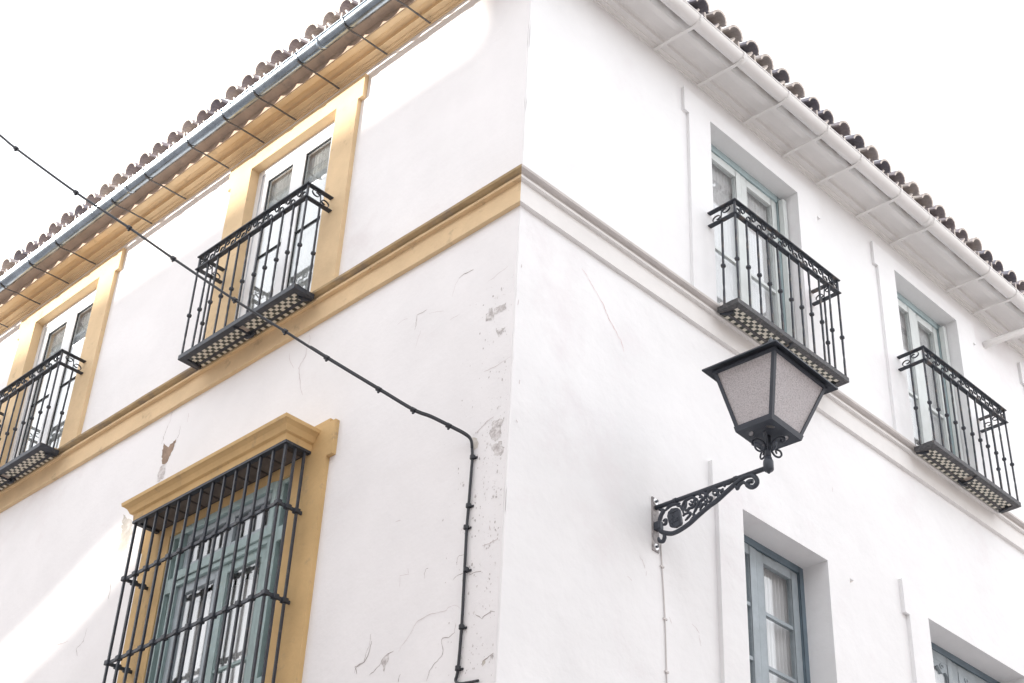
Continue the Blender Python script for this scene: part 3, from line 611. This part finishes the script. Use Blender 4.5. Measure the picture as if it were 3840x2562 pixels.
# ------------------------------------------------------------------ iron balconies
def spiral(cx, cz, r0, r1, t0, t1, n=14):
    return [(cx+(r0+(r1-r0)*i/n)*math.cos(t0+(t1-t0)*i/n), cz+(r0+(r1-r0)*i/n)*math.sin(t0+(t1-t0)*i/n)) for i in range(n+1)]
def s_scroll(w_, h_):                        # upright S-scroll fitted into a bay of w_ by h_, centred
    lo = spiral(-w_*.20, -h_*.17, h_*.10, h_*.31, R_(-50-420), R_(-50), 22)
    hi = [(-x, -z) for x, z in lo][::-1]
    return lo+hi
def balcony(label, side, ac, hw, ztop, zlow, zbot, material, group='iron balconies on the upper floor'):
    D = .29
    b = thing('iron_balcony', label, 'balcony', wall_pos(side, ac, 0, 0), ROT[side], group)
    P = lambda nm, mb, mt=material, sm=False, bv=0: link(nm, mb.mesh(nm, mt, smooth=sm, bevel=bv), b)
    for nm, zz in (('top_rail', ztop), ('lower_rail', zlow)):
        mb = MB(); mb.box(-hw-.02, hw+.02, D-.022, D+.022, zz-.010, zz); mb.box(-hw-.02, -hw+.022, .03, D-.022, zz-.010, zz); mb.box(hw-.022, hw+.02, .03, D-.022, zz-.010, zz)
        P(nm, mb)
    for s in (-1, 1): P('corner_post', MB().box(s*hw-.008, s*hw+.008, D-.008, D+.008, zlow, ztop-.010))
    nb = 10; bay = 2*hw/nb; H_ = ztop-.010-zlow
    sc = s_scroll(bay*.98, H_*.98)
    meL = MB().ribbon([(x, 0, z) for x, z in sc], (0, 1, 0), .013, .005).mesh('scroll', material)
    meR = MB().ribbon([(-x, 0, z) for x, z in sc], (0, 1, 0), .013, .005).mesh('scroll', material)
    for i in range(nb): link('scroll', meL if (i < nb/2) else meR, b, (-hw+bay*(i+.5), D, zlow+H_/2))
    sp = [(x*1.5, z) for x, z in sc]
    for s in (-1, 1):
        me = MB().ribbon([(0, x, z) for x, z in sp], (1, 0, 0), .013, .005).mesh('scroll', material); link('scroll', me, b, (s*hw, .155, zlow+H_/2))
    # balusters: square bar, a twisted length, and a collar
    zb = zbot+.05
    def bar(tw0, tw1):
        rings = []; z = zb; zs = sorted(set(frange(zb, tw0, .2)+frange(tw0, tw1, .0125)+frange(tw1, zlow-.0105, .2)))
        for z in zs:
            an = 0 if z <= tw0 else (4*math.pi if z >= tw1 else 4*math.pi*(z-tw0)/(tw1-tw0)); r = .0098
            rings.append([(r*math.cos(an+math.pi/4+k*math.pi/2), r*math.sin(an+math.pi/4+k*math.pi/2), z) for k in range(4)])
        return MB().loft(rings).mesh('baluster', material)
    b1 = bar(.50, .61); b2 = bar(.02, .13)
    kn = MB().lathe([(.010, -.016), (.019, -.011), (.022, 0), (.019, .011), (.010, .016)], 8).mesh('knuckle', material)
    pos = [(-hw+bay*i, D) for i in range(nb+1)]+[(-hw, .15), (hw, .15)]
    for i, (x, y) in enumerate(pos):
        q = link('baluster', b1 if i % 2 else b2, b, (x+random.uniform(-.003, .003), y, 0), (random.uniform(-.009, .009), random.uniform(-.009, .009), 0))
        link('knuckle', kn, q, (0, 0, .292+random.uniform(-.006, .006)))
    # floor: iron frame, middle bar, tiles between
    F = D+.012; mb = MB(); zt = zbot+.05
    mb.box(-hw-.03, hw+.03, F-.052, F, zbot, zbot+.045); mb.box(-hw-.03, -hw+.03, .10, F-.052, zbot, zbot+.045); mb.box(hw-.03, hw+.03, .10, F-.052, zbot, zbot+.045)
    mb.box(-hw+.03, hw-.03, .126, .152, zbot+.002, zbot+.03)
    P('floor_frame', mb, 'iron_grey' if side == 'R' else 'iron', False, .003)
    P('floor_slab', MB().box(-hw+.03, hw-.03, .10, F-.052, zbot+.020, zbot+.044), 'mortar')
    ts = .0362; tw = MB().box(-ts/2+.0008, ts/2-.0008, -ts/2+.0008, ts/2-.0008, -.004, .006)
    mw = tw.mesh('floor_tile', 'tile_white', bevel=.0008); mk = tw.mesh('floor_tile', 'tile_black', bevel=.0008)
    nx = int((2*hw-.06)/ts)
    for j, yy in enumerate((F-.052-ts*.55, F-.052-ts*1.55, F-.052-ts*2.35+.004, .126-ts*.5)):
        for i in range(nx):
            x = -hw+.03+(2*hw-.06-nx*ts)/2+ts*(i+.5)
            if abs(x) < .03 and j < 3: continue
            link('floor_tile', mw if (i+j) % 2 == 0 else mk, b, (x, yy, zbot+.0125+random.uniform(-.001, .001)), (random.uniform(-.02, .02), random.uniform(-.02, .02), random.uniform(-.02, .02)))
    # middle tie with its curled end, below the slab
    mb = MB(); mb.tube([(0, .105, zbot-.004), (0, .17, zbot-.010), (0, .22, zbot-.008), (.01, .26, zbot-.004), (.025, .28, zbot-.006), (.035, .268, zbot-.012)], .010, 8); mb.tube([(-.06, .13, zbot-.006), (0, .122, zbot-.016), (.06, .13, zbot-.006)], .013, 8)
    P('support_tie', mb, 'iron', True)
    for s in (-1, 1):
        mb = MB(); mb.tube([(s*(hw-.005), .10, zbot+.008), (s*(hw-.03), .15, zbot-.006), (s*(hw-.04), .20, zbot-.002)], .014, 8); P('end_lug', mb, 'iron', True)
    return b
balcony('black iron balcony on the left face nearer the corner, the cable crossing it', 'L', 2.90, .73, .925, .79, -.145, 'iron')
balcony('black iron balcony at the left edge, only its right end in view', 'L', 2.90+3.635, .73, .925, .79, -.145, 'iron')
balcony('worn iron balcony on the right face just above the lantern', 'R', 2.805, .705, .888, .755, -.148, 'iron_rust')
balcony('worn iron balcony at the right, below the white slanting pipe', 'R', 5.53, .695, .890, .755, -.148, 'iron_rust')

# ------------------------------------------------------------------ window grille
gr = thing('window_grille', 'black wrought iron cage grille in front of the teal window', 'grille', wall_pos('L', ac, 0), ROT['L'])
GW, GO = .938, .25; zb_, zt_ = -4.05, -1.552
vb = MB()
r = .0125; vb.loft([[(r*math.cos(math.pi/4+k*math.pi/2)*1.0, r*math.sin(math.pi/4+k*math.pi/2), z) for k in range(4)] for z in frange(zb_, zt_, .5)])
vb = vb.mesh('upright_bar', 'iron')
xs = [-GW+2*GW*i/13 for i in range(14)]
for x, y in [(x, GO) for x in xs]+[(s*GW, y) for s in (-1, 1) for y in (.085, .165)]:
    link('upright_bar', vb, gr, (x+random.uniform(-.003, .003), y, 0), (0, 0, random.uniform(-.2, .2)))
kn = MB().box(-.024, .024, -.021, .021, -.019, .019).mesh('collar', 'iron', bevel=.005)
for zz in (-2.05, -2.74, -3.43):
    mb = MB()
    pts = [(-GW-.004, .036, 0), (-GW-.004, GO, 0)]
    mb.box(-GW-.016, GW+.016, GO-.007, GO+.007, -.013, .013)
    for s in (-1, 1): mb.box(min(s*(GW-.007), s*(GW+.007)), max(s*(GW-.007), s*(GW+.007)), .036, GO-.007, -.013, .013)
    cb = link('cross_bar', mb.mesh('cross_bar', 'iron'), gr, (0, 0, zz))
    for x in xs: link('collar', kn, cb, (x, GO+.001, random.uniform(-.003, .003)), (0, random.uniform(-.12, .12), 0))
    for s in (-1, 1):
        for y in (.085, .165): link('collar', kn, cb, (s*GW, y, 0), (0, 0, math.pi/2))
mb = MB(); mb.box(-GW-.02, GW+.02, GO-.02, GO+.022, -1.5705, -1.550); mb.box(-GW-.02, -GW+.02, .040, GO-.02, -1.5705, -1.550); mb.box(GW-.02, GW+.02, .040, GO-.02, -1.5705, -1.550)
link('top_frame', mb.mesh('top_frame', 'iron'), gr)

# ------------------------------------------------------------------ lantern on its bracket
ARM_A = 1.418; LO = .956
br = thing('lantern_bracket', 'dark cast iron scrolled wall bracket with a shield carrying the lantern', 'bracket', wall_pos('R', ARM_A, 0), ROT['R'])
zb5 = crop(2400, 1650, .287)
def pp(x, y):
    a, o, z = RA(*zb5(x, y), ARM_A); return (0, o, z)
def smooth_pts(pts, n=6):
    pts = [Vector(p) for p in pts]; out = []
    for i in range(len(pts)-1):
        p0, p1, p2, p3 = pts[max(i-1, 0)], pts[i], pts[i+1], pts[min(i+2, len(pts)-1)]
        for k in range(n):
            t = k/n; out.append(.5*((2*p1)+(-p0+p2)*t+(2*p0-5*p1+4*p2-p3)*t*t+(-p0+3*p1-3*p2+p3)*t**3))
    return out+[pts[-1]]
BP = lambda nm, mb, mt='iron_lamp', sm=True, bv=0: link(nm, mb.mesh(nm, mt, smooth=sm, bevel=bv), br)
arm0 = (0, .012, -2.108); arm1 = (0, LO, -2.146)
BP('arm', MB().tube([arm0, arm1], .0165, 12))
for t in (.18, .72): 
    c = Vector(arm0).lerp(Vector(arm1), t); BP('arm_band', MB().tube([c-Vector((0, .012, -.0005)), c+Vector((0, .012, -.0005))], .0205, 12))
def curve(pts, r, nm='scroll', n=8):
    q = smooth_pts([pp(*p) for p in pts]); m = len(q)
    rr = [r*(.55+.45*min(1, min(i, m-1-i)/(m*.25))) for i in range(m)] if nm == 'scroll' else r
    return BP(nm, MB().tube(q, rr, n))
curve([(250, 1140), (270, 1190), (330, 1215), (420, 1222), (520, 1180), (650, 1090), (760, 990), (900, 870), (1010, 790), (1130, 680), (1230, 590), (1330, 510), (1400, 472), (1470, 465), (1518, 505), (1530, 560), (1490, 610), (1435, 612), (1400, 580), (1425, 545), (1470, 540)], .0165, 'brace', 10)
for pts, r in (([(300, 1215), (322, 1265), (300, 1325), (255, 1320), (243, 1275)], .014), ([(250, 910), (305, 925), (280, 980), (258, 1050), (250, 1120)], .015), ([(330, 925), (390, 865), (450, 842), (525, 830)], .012),
    ([(570, 965), (555, 880), (592, 800), (680, 752), (722, 775), (700, 815), (660, 800)], .011), ([(690, 990), (740, 880), (800, 795), (855, 745), (850, 700), (800, 690), (780, 722), (815, 740)], .012),
    ([(930, 790), (880, 715), (920, 655), (990, 640), (1015, 690), (985, 722), (950, 700)], .012), ([(990, 645), (1060, 662), (1090, 632)], .010), ([(620, 965), (640, 900), (690, 880), (722, 830), (700, 785)], .011),
    ([(590, 1055), (640, 1000), (662, 960), (620, 940)], .010), ([(780, 925), (820, 850), (865, 830), (850, 870)], .010), ([(1105, 615), (1110, 580), (1150, 568), (1195, 555)], .013), ([(1240, 575), (1270, 640), (1300, 590), (1350, 555), (1400, 590)], .012),
    ([(740, 760), (760, 830), (730, 910), (700, 960)], .010), ([(610, 780), (600, 850), (590, 910), (620, 920), (640, 880)], .010), ([(1000, 690), (1030, 720), (1010, 760)], .010), ([(840, 770), (845, 800), (880, 790), (860, 760), (840, 770)], .007), ([(300, 1060), (340, 1045), (335, 1095), (300, 1110)], .012), ([(650, 1060), (690, 1020), (715, 985), (690, 960)], .009), ([(560, 1000), (585, 970), (640, 955)], .009), ([(760, 800), (800, 830), (790, 870), (755, 880)], .009), ([(880, 820), (915, 800), (940, 760), (915, 740)], .009), ([(640, 830), (665, 850), (690, 835)], .009), ([(950, 690), (965, 665), (990, 675)], .008), ([(1050, 700), (1070, 675), (1100, 665)], .008), ([(480, 860), (530, 870), (550, 920)], .010), ([(820, 770), (800, 750), (770, 755)], .008)):
    curve(pts, r)
sh = [pp(*p) for p in [(420, 900), (500, 890), (525, 915), (540, 1000), (552, 1080), (540, 1112), (470, 1150), (400, 1142), (377, 1060), (365, 1000), (377, 950)]]
mb = MB(); mb.loft([[(-.012, y, z) for _, y, z in sh], [(.012, y, z) for _, y, z in sh]]); BP('shield', mb, 'iron_lamp', False, .004)
for pts in ([(440, 985), (455, 1000), (450, 1030), (435, 1015), (440, 985)], [(400, 1070), (415, 1055), (425, 1090), (410, 1100), (400, 1070)], [(425, 1060), (440, 1045), (450, 1085), (435, 1095), (425, 1060)], [(470, 1085), (470, 1035), (485, 1075), (485, 1030)], [(500, 1070), (498, 1020), (512, 1018), (515, 1060)], [(435, 1110), (455, 1105), (455, 1140), (438, 1135), (435, 1110)], [(390, 968), (450, 955), (495, 930)]):
    q = [pp(*p) for p in pts]; BP('shield_relief', MB().tube([(.013, y, z) for _, y, z in smooth_pts(q, 3)], .0035, 6))
BP('wall_clamp', MB().box(-.022, .022, .002, .06, -2.285, -2.225), 'iron_lamp', False, .006)
BP('wall_plate', MB().box(-.035, .035, .0, .009, -2.438, -2.030), 'plate', False, .002)
for zz in (-2.06, -2.405):
    mb = MB(); mb.tube([(.0, .009, zz), (.0, .014, zz)], .024, 14); w_ = BP('washer', mb, 'bolt', False); link('bolt_head', MB().tube([(0, .014, zz), (0, .026, zz)], .010, 6).mesh('bolt_head', 'iron_lamp'), w_)
mb = MB().lathe([(.006, -2.192), (.013, -2.184), (.013, -2.176), (.028, -2.172), (.034, -2.164), (.034, -2.108), (.031, -2.096), (.026, -2.090), (.026, -2.078), (.018, -2.072)], 18, (0, LO, 0)); BP('socket', mb)

lt = thing('wall_lantern', 'large dark iron street lantern with pebbled frosted panes', 'lantern', wall_pos('R', ARM_A, -2.075, LO), ROT['R'])
lt.rotation_mode = 'QUATERNION'                # the lantern leans slightly away from the corner
from mathutils import Quaternion
lt.rotation_quaternion = Quaternion((-.72, .69, 0), R_(4.0)) @ Quaternion((0, 0, 1), ROT['R'])
LP = lambda nm, mb, mt='iron_lamp', sm=False, bv=0, par=None: link(nm, mb.mesh(nm, mt, smooth=sm, bevel=bv, off=(0, 0, -2.075)), par or lt)
LP('stem', MB().lathe([(.021, -2.075), (.020, -2.03), (.015, -2.0), (.015, -1.915)], 12), sm=True)
bx_, by_ = .162, .146                        # half sizes at the base (x along wall, y out)
tx_, ty_ = .282, .247                        # half sizes at the top
zb0, zt0 = -1.912, -1.478
def quad_ring(hx, hy, z): return [(-hx, -hy, z), (hx, -hy, z), (hx, hy, z), (-hx, hy, z)]
# base tray with four oval vents
mb = MB(); n = 5
mb.loft([quad_ring(bx_, by_, zb0), quad_ring(bx_+.010, by_+.009, zb0+.038), quad_ring(bx_-.012, by_-.012, zb0+.038), quad_ring(bx_-.012, by_-.012, zb0+.004)], caps=False)
def base_plate():
    m = MB(); holes = [(sx*.085, sy*.077) for sx in (-1, 1) for sy in (-1, 1)]
    for sx, sy in ((-1, -1), (1, -1), (1, 1), (-1, 1)):
        hx, hy = sx*.085, sy*.077; X0, X1 = (0, bx_) if sx > 0 else (-bx_, 0); Y0, Y1 = (0, by_) if sy > 0 else (-by_, 0); K = 24; outer = []; inner = []
        for k in range(K):
            t = 6.28318*k/K; c, s = math.cos(t), math.sin(t); cc, ss = (c+s*.0), s
            u, v = c*.030, s*.014; an = math.atan2(hy, hx)+math.pi/2; inner.append((hx+u*math.cos(an)-v*math.sin(an), hy+u*math.sin(an)+v*math.cos(an), zb0+.002))
            d = inner[-1]; dx, dy = d[0]-hx, d[1]-hy; q = min(((X1-hx)/dx if dx > 1e-9 else ((X0-hx)/dx if dx < -1e-9 else 1e9)), ((Y1-hy)/dy if dy > 1e-9 else ((Y0-hy)/dy if dy < -1e-9 else 1e9)))
            outer.append((hx+dx*q, hy+dy*q, zb0+.002))
        b_ = len(m.v); m.v += outer+inner
        for k in range(K):
            k2 = (k+1) % K; m.f.append((b_+k, b_+k2, b_+K+k2, b_+K+k))
        for cx_, cy_ in ((X0, Y0), (X1, Y0), (X1, Y1), (X0, Y1)):      # corner slivers
            best = sorted(range(K), key=lambda k: (outer[k][0]-cx_)**2+(outer[k][1]-cy_)**2)[:1][0]
            for k2 in ((best+1) % K, (best-1) % K):
                m.add([outer[best], (cx_, cy_, zb0+.002), outer[k2]], [(0, 1, 2)])
    return m
LP('base_rim', mb, bv=.0015); LP('base_plate', base_plate())
# corner posts and panes
zp0 = zb0+.038
def lerp(a, b, t): return a+(b-a)*t
for sx in (-1, 1):
    for sy in (-1, 1):
        q0 = Vector((sx*(bx_), sy*(by_), zp0)); q1 = Vector((sx*tx_, sy*ty_, zt0)); rings = []
        for q in (q0, q1):
            rings.append([(q.x+sx*.004, q.y+sy*.004, q.z), (q.x+sx*.004, q.y-sy*.022, q.z), (q.x-sx*.005, q.y-sy*.022, q.z), (q.x-sx*.005, q.y-sy*.005, q.z), (q.x-sx*.022, q.y-sy*.005, q.z), (q.x-sx*.022, q.y+sy*.004, q.z)])
        mb = MB(); mb.loft(rings); LP('corner_bar', mb)
for ax in (0, 1):
    for s in (-1, 1):
        mb = MB(); off = .006
        if ax == 0: v = [(-bx_+.01, s*(by_-off), zp0), (bx_-.01, s*(by_-off), zp0), (tx_-.012, s*(ty_-off), zt0), (-tx_+.012, s*(ty_-off), zt0)]; th_ = (0, -s*.004, 0)
        else: v = [(s*(bx_-off), -by_+.01, zp0), (s*(bx_-off), by_-.01, zp0), (s*(tx_-off), ty_-.012, zt0), (s*(tx_-off), -ty_+.012, zt0)]; th_ = (-s*.004, 0, 0)
        mb.loft([v, [(x+th_[0], y+th_[1], z) for x, y, z in v]]); LP('pane', mb, 'frost')
# top ring, brim, roof and finial
mb = MB(); mb.loft([quad_ring(tx_+.008, ty_+.008, zt0-.006), quad_ring(tx_+.012, ty_+.012, zt0+.012), quad_ring(tx_-.03, ty_-.03, zt0+.012), quad_ring(tx_-.03, ty_-.03, zt0-.006), quad_ring(tx_+.008, ty_+.008, zt0-.006)], caps=False); LP('top_ring', mb)
BX, BY = .345, .304
mb = MB(); mb.loft([quad_ring(BX, BY, zt0+.008), quad_ring(BX, BY, zt0+.019), quad_ring(.10, .09, zt0+.135), quad_ring(.085, .075, zt0+.135), quad_ring(.085, .075, zt0+.19), quad_ring(.11, .10, zt0+.20), quad_ring(.02, .02, zt0+.27)], caps=True)
mb.f = [f for f in mb.f if not (len(f) == 4 and all(abs(mb.v[i][2]-(zt0+.008)) < 1e-6 for i in f))]
inn = [quad_ring(BX, BY, zt0+.008), quad_ring(BX-.004, BY-.004, zt0+.013), quad_ring(.09, .08, zt0+.127)]
mb.loft(inn, caps=False); LP('roof', mb)
LP('finial', MB().lathe([(.012, zt0+.262), (.022, zt0+.285), (.026, zt0+.305), (.018, zt0+.328), (.004, zt0+.36)], 12), sm=True)
LP('lamp_holder', MB().lathe([(.02, zb0+.003), (.028, zb0+.02), (.028, zb0+.07), (.035, zb0+.085), (.05, zb0+.16), (.05, zb0+.22), (.02, zb0+.27)], 14), 'white_trim', True)
for k in range(8):                           # curled straps between the stem and the base tray
    an = math.pi/4*k+math.pi/8; big = k % 2 == 0; d = Vector((math.cos(an), math.sin(an), 0))
    prof = []
    if big:
        prof = [(.016, -2.02), (.020, -1.985), (.032, -1.955), (.055, -1.932), (.085, -1.925), (.105, -1.938), (.108, -1.958), (.093, -1.968), (.082, -1.958), (.086, -1.948)]
    else:
        prof = [(.018, -1.995), (.030, -2.022), (.055, -2.045), (.085, -2.042), (.100, -2.018), (.088, -1.995), (.066, -1.995), (.056, -2.010), (.066, -2.022)]
    LP('curl', MB().tube(smooth_pts([(d.x*r_, d.y*r_, z) for r_, z in prof], 4), .0068, 6), sm=True)

# ------------------------------------------------------------------ cables
def cable_path(px, o0, o1, n):
    pass
pix = [(1770, 1680), (1766, 1650), (1745, 1630), (1700, 1606), (1620, 1566), (1550, 1538), (1420, 1460), (1225, 1342), (1069, 1243), (880, 1125), (650, 970), (485, 855), (285, 722), (60, 557), (0, 508), (-160, 385), (-420, 170)]
world = []
for i, (x, y) in enumerate(pix):
    o = [.016, .03, .06, .11, .20, .28, .42, .63, .80, 1.02, 1.30, 1.52, 1.80, 2.15, 2.25, 2.55, 3.1][i]
    a, _, z = LW(x, y, o); world.append(Vector((-a, -o, ZC+z)))
last = world[-1]; d_ = (world[-1]-world[-2]).normalized(); t_ = (-11.0-last.y)/d_.y; world.append(Vector((last.x+d_.x*t_*.6, -11.01, last.z+.6)))
cb = thing('overhead_cable', 'black overhead cable crossing from the upper left to the wall near the corner', 'cable', tuple(world[0]))
q = smooth_pts(world[:-1], 8)+[world[-1]]
link('cable', MB().tube([p-world[0] for p in q], .0098, 8).mesh('cable', 'cable', smooth=True), cb)
q2 = [p+Vector((.002, -.002, .013)) for p in q[:60]]
link('tie_wire', MB().tube([p-world[0] for p in q2], .004, 6).mesh('tie_wire', 'cable', smooth=True), cb)
for x, y in ((1545, 1535), (1420, 1460), (1225, 1342), (1069, 1243), (880, 1125), (650, 970), (485, 855), (285, 722), (60, 557), (1680, 1595)):
    best = min(range(1, len(q)-1), key=lambda i: abs(((q[i]-CAM).dot(r2)/(q[i]-CAM).dot(fw))*FPX+PW/2-x)); p = q[best]; t = (q[best+1]-q[best-1]).normalized()
    mb = MB(); mb.tube([p-world[0]-t*.014, p-world[0]+t*.014], .0185, 8); mb.tube([p-world[0], p-world[0]+Vector((.003, -.004, -.03))], .008, 6)
    link('cable_tie', mb.mesh('cable_tie', 'cable'), cb)
wp = [LW(x, y, .014) for x, y in ((1770, 1676), (1771, 1720), (1768, 1760), (1757, 1900), (1750, 1985), (1742, 2140), (1731, 2350), (1717, 2512), (1709, 2553))]
wc = thing('wall_cable', 'black cable clipped down the plaster beside the house corner', 'cable', wall_pos('L', wp[0][0], wp[0][2]), ROT['L'])
lp = [Vector((a-wp[0][0], .014, z-wp[0][2])) for a, o_, z in wp]; lp.append(Vector((lp[-1].x-.05, .014, lp[-1].z-.03))); lp.append(Vector((lp[-1].x-.14, .014, lp[-1].z-.02)))
link('cable', MB().tube(smooth_pts(lp, 8), .0092, 8).mesh('cable', 'cable', smooth=True), wc)
for x, y in ((1772, 1715), (1757, 1897), (1748, 1978), (1748, 2137), (1731, 2352), (1717, 2507)):
    a, _, z = LW(x, y, .014); b_ = Vector((a-wp[0][0], .014, z-wp[0][2]))
    mb = MB(); mb.tube([b_+Vector((0, 0, -.013)), b_+Vector((0, 0, .013))], .0175, 8); mb.tube([b_+Vector((0, -.01, -.004)), b_+Vector((-.034, -.008, -.010))], .009, 6); link('clip', mb.mesh('clip', 'cable'), wc)
tp_ = [RW(x, y, .006) for x, y in ((2478, 2040), (2483, 2125), (2494, 2322), (2500, 2520), (2503, 2640), (2505, 2760))]
tc_ = thing('thin_cable', 'thin painted cable running down the right wall below the lantern bracket', 'cable', wall_pos('R', tp_[0][0], tp_[0][2]), ROT['R'])
tl = [Vector((-(a-tp_[0][0]), .006, z-tp_[0][2])) for a, o_, z in tp_]
link('cable', MB().tube(smooth_pts(tl, 5), .0045, 6).mesh('cable', 'cable_white', smooth=True), tc_)
for p in tl[1:4]:
    mb = MB(); mb.box(p.x-.018, p.x+.018, .0, .013, p.z-.007, p.z+.007); link('clip', mb.mesh('clip', 'cable_white', bevel=.002), tc_)

# ------------------------------------------------------------------ houses across the streets (behind the camera; they shade the walls and show in the glass)
def far_house(name, label, x0, x1, y0, y1, zt, face, wins, material='house_far'):
    hh = thing(name, label, 'house', ((x0+x1)/2, (y0+y1)/2, 0)); ox, oy = (x0+x1)/2, (y0+y1)/2
    link('wall', MB().box(x0-ox, x1-ox, y0-oy, y1-oy, 0, zt).mesh('wall', material), hh)
    link('roof', MB().box(x0-ox-.2, x1-ox+.2, y0-oy-.2, y1-oy+.2, zt, zt+.12).mesh('roof', 'clay'), hh)
    for (u, z, ww, wh) in wins:
        if face == 'y': mb = MB().box(u-ww/2-ox, u+ww/2-ox, y1-oy-.02, y1-oy+.04, z, z+wh); pn = MB().box(u-ww/2+.06-ox, u+ww/2-.06-ox, y1-oy+.04, y1-oy+.045, z+.06, z+wh-.06)
        else: mb = MB().box(x0-ox-.04, x0-ox+.02, u-ww/2-oy, u+ww/2-oy, z, z+wh); pn = MB().box(x0-ox-.045, x0-ox-.04, u-ww/2+.06-oy, u+ww/2-.06-oy, z+.06, z+wh-.06)
        f = link('window', mb.mesh('window', 'slate'), hh); link('pane', pn.mesh('pane', 'gasket'), f)
    return hh
far_house('tall_house', 'tall cream house across the left street, behind the viewer', -11.62, 26, -22, -11, 14.2, 'y', [(x, z, 1.1, 1.9) for x in (-6.5, -3, .5, 4, 7.5, 11) for z in (2.6, 6.4, 10.2)])
far_house('low_house', 'low cream house across the right street, behind the viewer', 13.5, 24, -4, 22, 11.0, 'x', [(y, z, 1.1, 1.8) for y in (-1, 3, 7, 11, 15) for z in (1.2, 4.4)])
# added unseen wall: top ends the sunlit band, invented opening throws the low patch
tw_ = thing('sun_screen_wall', 'added out-of-view wall with an invented opening, shaping the sun on the left face', 'wall', (-20, -16.0, 0))
def tq(pts): return [(-a+20, 0, z) for a, z in pts]
T0, T1, TZ = 8.64, 60.0, 14.72
A_, B_, C_, D_, E_, F_ = [(a+16, z+ZC+3.99) for a, z in ((4.25, -1.52), (4.45, -1.31), (5.3, -1.68), (6.45, -2.11), (6.28, -2.36), (5.1, -1.93))]
polys = [[(T0, 0), (T0, A_[1]), A_, F_, (F_[0], 0)], [(T0, A_[1]), (T0, TZ), (B_[0], TZ), B_, A_], [(B_[0], TZ), (D_[0], TZ), D_, C_, B_], [(D_[0], TZ), (T1, TZ), (T1, 0), (E_[0], 0), E_, D_], [(F_[0], 0), F_, E_, (E_[0], 0)]]
mb = MB()
for p in polys:
    f_ = tq(p); n = len(f_); mb.add(f_+[(x, -.05, z) for x, y, z in f_], [tuple(range(n)), tuple(range(2*n-1, n-1, -1))])
mb.add(tq([(T0, TZ), (T1, TZ)])+[(x, -.05, z) for x, y, z in tq([(T1, TZ), (T0, TZ)])], [(0, 1, 2, 3)])
link('wall', mb.mesh('wall', 'house_far'), tw_)
